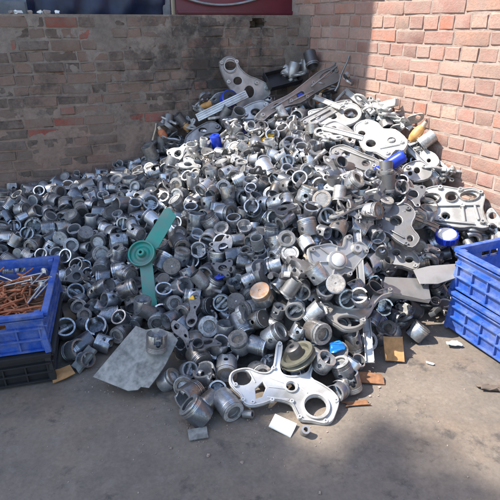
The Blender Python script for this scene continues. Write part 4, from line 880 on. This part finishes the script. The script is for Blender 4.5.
# ------------------------------------------------------------------ the pistons
HAND = [  # px, py, crown direction (right, up, towards the camera), kind, diameter, lift
 (196, 411, (-.62, .50, .35), 'bowl', .108, None), (159, 341, (.05, -.92, -.38), 'slipper', .098, .06), (146, 312, (0, -.85, -.5), 'bowl', .095, .05), (87, 237, (.1, .5, .85), 'flat', .10, .02), (75, 278, (.1, .35, .92), 'flat', .10, .03),
 (78, 297, (0, -.3, -.95), 'bowl', .105, .03), (132, 294, (.92, .35, .1), 'bowl', .095, .05), (110, 293, (-.7, -.3, -.6), 'slipper', .095, .05), (263, 272, (.05, .3, .95), 'flat', .092, .03), (289, 245, (.1, .35, .92), 'bowl', .095, .03),
 (329, 287, (0, .1, 1.), 'flat', .092, .07), (346, 301, (.2, -.4, -.85), 'slipper', .085, .085), (316, 277, (-.5, .7, .1), 'bowl', .09, .06), (260, 375, (.3, -.2, .9), 'bowl', .10, .02), (228, 405, (.5, -.6, .6), 'tall', .10, None),
 (336, 372, (-.3, .75, .5), 'bowl', .095, .05), (346, 386, (.2, -.85, -.4), 'slipper', .095, .03), (320, 366, (-.4, -.5, -.6), 'flat', .09, .05), (316, 333, (.55, -.25, .8), 'bowl', .105, .03), (240, 345, (-.2, .5, .8), 'bowl', .10, .02),
 (390, 331, (-.4, .4, .8), 'bowl', .095, None), (418, 331, (.6, .6, .3), 'flat', .10, None), (66, 332, (0, -.3, -.9), 'bowl', .105, .02), (82, 345, (-.7, -.5, .3), 'tall', .10, None), (98, 330, (.1, -.25, -.95), 'slipper', .11, .02),
 (74, 350, (-.6, -.2, -.6), 'bowl', .1, None), (255, 212, (.2, -.3, -.9), 'slipper', .095, .03), (302, 185, (.1, -.4, -.85), 'bowl', .095, .03), (366, 215, (.7, .1, .6), 'tall', .1, .05), (350, 190, (.6, .5, .5), 'tall', .1, .05)]
TOP = []    # (centre, diameter, axis, kind, layer)
P = []; Dm = []; AX = []; KD = []; LY = []; FIX = []
for px, py, ax, kd, dm, lift in HAND:
    dm *= .93; p, n_ = surf2(px, py); p = p+n_*(lift if lift is not None else 0)
    if lift is None: p = on_z(px, py, dm*.48)
    if (px, py) == (159, 341): n_ = Vector((SM[0][2], SM[1][2], SM[2][2])); p = on_plane(159, 347, SM.translation, n_)+n_*dm*.46; ax = (0, -.9, -.42)
    P.append(np.array(p)); Dm.append(dm); AX.append(np.array(scr(p, *ax))); KD.append(kd); LY.append(0); FIX.append(True)
bronze_i = len(P); p, n_ = surf2(262, 295); P.append(np.array(p+to_cam(p)*.075)); Dm.append(.098); AX.append(np.array(scr(p, -.3, .55, .75))); KD.append('flat'); LY.append(0); FIX.append(True)
def rnd_axis():
    u = rng.random()
    if u < .46: a = rng.uniform(0, 2*math.pi); v = np.array([math.cos(a), math.sin(a), rng.normal(0, .3)])
    else:
        v = rng.normal(0, .55, 3); v[2] += (1 if u > .78 else -1)*1.0; v[1] -= .35*np.sign(v[2])
    return v/np.linalg.norm(v)
def keep_out(x, y, z):
    a, b, zc = proj((x, y, z)); r_ = .042/zc*F*.75
    if inside(a, b, BAND) and rng.random() < .75: return True
    for poly in KEEP:
        if any(inside(a+u*r_, b+v*r_, poly) for u, v in ((0, 0), (1, 0), (-1, 0), (0, 1), (0, -1))): return True
    return False
CR_L = Matrix.Rotation(-LR, 2)
def in_crate(x, y):
    q = CR_L @ Vector((x-LCX, y-LCY)); 
    if abs(q.x) < .27 and abs(q.y) < .34: return True
    v = Vector((x-cxy.x, y-cxy.y, 0)); return abs(v.dot(dl)) < .36 and abs(v.dot(dp)) < .27
Pa = np.zeros((4000, 3)); Da = np.zeros(4000); m = len(P); Pa[:m] = P; Da[:m] = Dm
for layer, tries, dz, sp in ((0, 12000, 0., .86), (1, 9000, -.066, .80)):
    X = rng.uniform(-2.5, 1.9, tries); Y = rng.uniform(1.3, 4.45, tries); Z = HN(X, Y)
    for x, y, h in zip(X, Y, Z):
        if not inside(x, y, HEAP) or wall_gap(x, y) < .05 or in_crate(x, y): continue
        d = float(np.clip(rng.normal(.088, .0095), .066, .112)); z = max(h+dz+rng.normal(0, .008), d*.46)
        if layer > 0 and h+dz < d*.3: continue
        if layer == 0 and keep_out(x, y, z): continue
        if len(P) >= 3990: break
        dd = np.linalg.norm(Pa[:m]-np.array([x, y, z]), axis=1)
        if np.any(dd < sp*.5*(Da[:m]+d)): continue
        P.append(np.array([x, y, z])); Dm.append(d); AX.append(rnd_axis()); KD.append(KINDS[int(rng.choice(4, p=[.34, .2, .18, .28]))]); LY.append(layer); FIX.append(False)
        Pa[m] = P[-1]; Da[m] = d; m += 1
P = np.array(P); Dm = np.array(Dm); FIXa = np.array(FIX); P0 = P.copy()
for it in range(14):
    df = P[:, None]-P[None]; ds = np.linalg.norm(df, axis=2)+1e-9; ov = .94*.5*(Dm[:, None]+Dm[None])-ds; np.fill_diagonal(ov, 0); ov = np.maximum(ov, 0)
    mv = (df/ds[..., None]*(ov*.35)[..., None]).sum(1); mv[FIXa] = 0; P = P+np.clip(mv, -.02, .02); P = P*.96+P0*.04; P[:, 2] = np.maximum(P[:, 2], Dm*.45)
print('pistons', len(P), [LY.count(i) for i in range(3)])
def pmat(i):
    q = Vector(AX[i]).to_track_quat('Z', 'Y') @ Euler((0, 0, random.Random(i).uniform(0, 6.28))).to_quaternion()
    return Matrix.LocRotScale(Vector(P[i]), q, Vector((Dm[i],)*3))
PX = np.array([proj(p) for p in P]); SZ = Dm/PX[:, 2]*F
cand = []
for i in range(len(P)):
    x, y, z = PX[i]
    if LY[i] > 1 or not (-6 < x < 506 and 0 < y < 506): continue
    dd = np.hypot(PX[:, 0]-x, PX[:, 1]-y); infront = (PX[:, 2] < z-.02) & (dd < .45*SZ)
    if infront.any() and not FIX[i]: continue
    if x < 52 and 258 < y < 380: continue
    if y > 245 and x > 452: continue
    cand.append(i)
cand.sort(key=lambda i: -SZ[i]); IND = cand[:300]; ind_set = set(IND)
print('visible candidates', len(cand), 'smallest individual px', SZ[IND[-1]])
rest = [(PL[KD[i]]['me'], pmat(i)) for i in range(len(P)) if i not in ind_set]
heap = link('piston_heap', join_meshes(rest), None)
for m_ in (M_SKIRT, M_CAST, M_CROWN, M_EDGE): heap.data.materials.append(m_)
tag(heap, 'far and deep lying grey pistons of the heap, too many to count', 'pistons', kind='stuff')
# dark filler mound added under the pistons, its colour stands in for deep shade
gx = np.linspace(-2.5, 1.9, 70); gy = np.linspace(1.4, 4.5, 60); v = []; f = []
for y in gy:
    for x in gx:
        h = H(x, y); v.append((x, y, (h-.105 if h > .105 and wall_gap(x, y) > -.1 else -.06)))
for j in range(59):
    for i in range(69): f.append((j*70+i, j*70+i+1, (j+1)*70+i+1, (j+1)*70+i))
me = bpy.data.meshes.new('core'); me.from_pydata(v, [], f); o = link('dark_filler', me, None, plain('dark_filler', (.05, .048, .045), .8, .4, 40)); tag(o, 'dark filler mound added inside the heap for shade between pistons', 'grit', kind='stuff')

ORD = ['', 'second ', 'third ', 'fourth ', 'fifth ', 'sixth ', 'seventh ', 'eighth ', 'ninth ', 'tenth ', 'eleventh ', 'twelfth ', 'thirteenth ', 'fourteenth ', 'fifteenth ', 'sixteenth ', 'seventeenth ', 'eighteenth ', 'nineteenth ', 'twentieth ']
def number_labels(items, tail):
    """items: (object, class phrase, px, py). Each label names the class, its rank by distance and a landmark"""
    byc = {}
    for it in items: byc.setdefault(it[1], []).append(it)
    for ph, L in byc.items():
        ranks = []
        for ln, lx, ly in LAND:
            od = sorted(range(len(L)), key=lambda k: math.hypot(L[k][2]-lx, L[k][3]-ly)); r_ = [0]*len(L)
            for n_, k in enumerate(od): r_[k] = n_
            ranks.append(r_)
        for k, it in enumerate(L):
            b = min(range(len(LAND)), key=lambda q: ranks[q][k]+math.hypot(it[2]-LAND[q][1], it[3]-LAND[q][2])*.02)
            n_ = ranks[b][k]; o_ = ORD[n_] if n_ < len(ORD) else '%dth ' % (n_+1)
            it[0]['label'] = '%s, %snearest the %s' % (ph, o_, LAND[b][0])
BRZ = metal('bronze_stained', (.34, .18, .095), (.36, .20, .10), (.4, .6), .45, (.36, .355, .34), .9, 5)
items = []
for i in IND:
    pr = PH[KD[i]]; o = link('piston', pr['me']); o.matrix_world = pmat(i); o['category'] = 'piston'; o['group'] = 'loose pistons of the heap'
    rr = random.Random(i*7+1); ringed = rr.random() < .42; pinned = rr.random() < .22; n_r = 0
    if ringed:
        for k, z in enumerate(pr['rings']):
            if rr.random() < .75:
                c = link('piston_ring', RING, o); c.location = (rr.uniform(-.006, .006), rr.uniform(-.006, .006), z); n_r += 1
    if pinned: c = link('wrist_pin', PIN, o); c.location = (rr.uniform(-.05, .05), 0, pr['pz'])
    if i == bronze_i:
        me = pr['me'].copy()
        for q_, m_ in enumerate((M_SKIRT, BRZ, BRZ, BRZ)): me.materials[q_] = m_
        o.data = me; o['label'] = 'orange brown stained piston in the middle of the heap'; LAND.append(('orange stained piston', 262, 295)); continue
    c = Vector(AX[i]).dot(to_cam(P[i])); face = 'with crown outward' if c > .5 else 'showing hollow end' if c < -.4 else 'lying sideways'
    ph = ('short ' if KD[i] in ('flat', 'slipper') else '')+('tall ' if KD[i] == 'tall' else '')+('ringed ' if n_r else '')+'grey piston '+face
    items.append((o, ph, PX[i][0], PX[i][1]))
number_labels(items, '')
items = []
for o, ph, mi in SCRAPS:
    x, y, z = proj(o.location); o['category'] = ph.split()[-1]; o['group'] = 'loose castings strewn over the heap'
    items.append((o, ('pale ', 'bright ', 'dark ')[mi]+ph, x, y))
number_labels(items, '')

# ------------------------------------------------------------------ grit on the floor
gp = [brick_proto(1, .6, .8, 700+i, .16) for i in range(4)]
items = []; rnd = random.Random(21)
for i in range(900):
    x, y = rnd.uniform(-1.3, 1.5), rnd.uniform(1.0, 2.5)
    if i % 3:      # most of it lies close to the foot of the heap
        f_ = rnd.choice(FOOT[2:-2]); x, y = f_.x+rnd.gauss(0, .16), f_.y-abs(rnd.gauss(0, .13))
    if inside(x, y, HEAP) or in_crate(x, y): continue
    s = rnd.uniform(.001, .005) if rnd.random() < .97 else rnd.uniform(.005, .011)
    items.append((gp[i % 4], Matrix.LocRotScale(Vector((x, y, gz(x, y)+s*.25)), Euler((rnd.uniform(-.3, .3), rnd.uniform(-.3, .3), rnd.uniform(0, 6))), Vector((s, s, s)))))
o = link('floor_grit', join_meshes(items), None, M_MORT_R); tag(o, 'fine pale grit scattered on the yard floor', 'grit', kind='stuff')
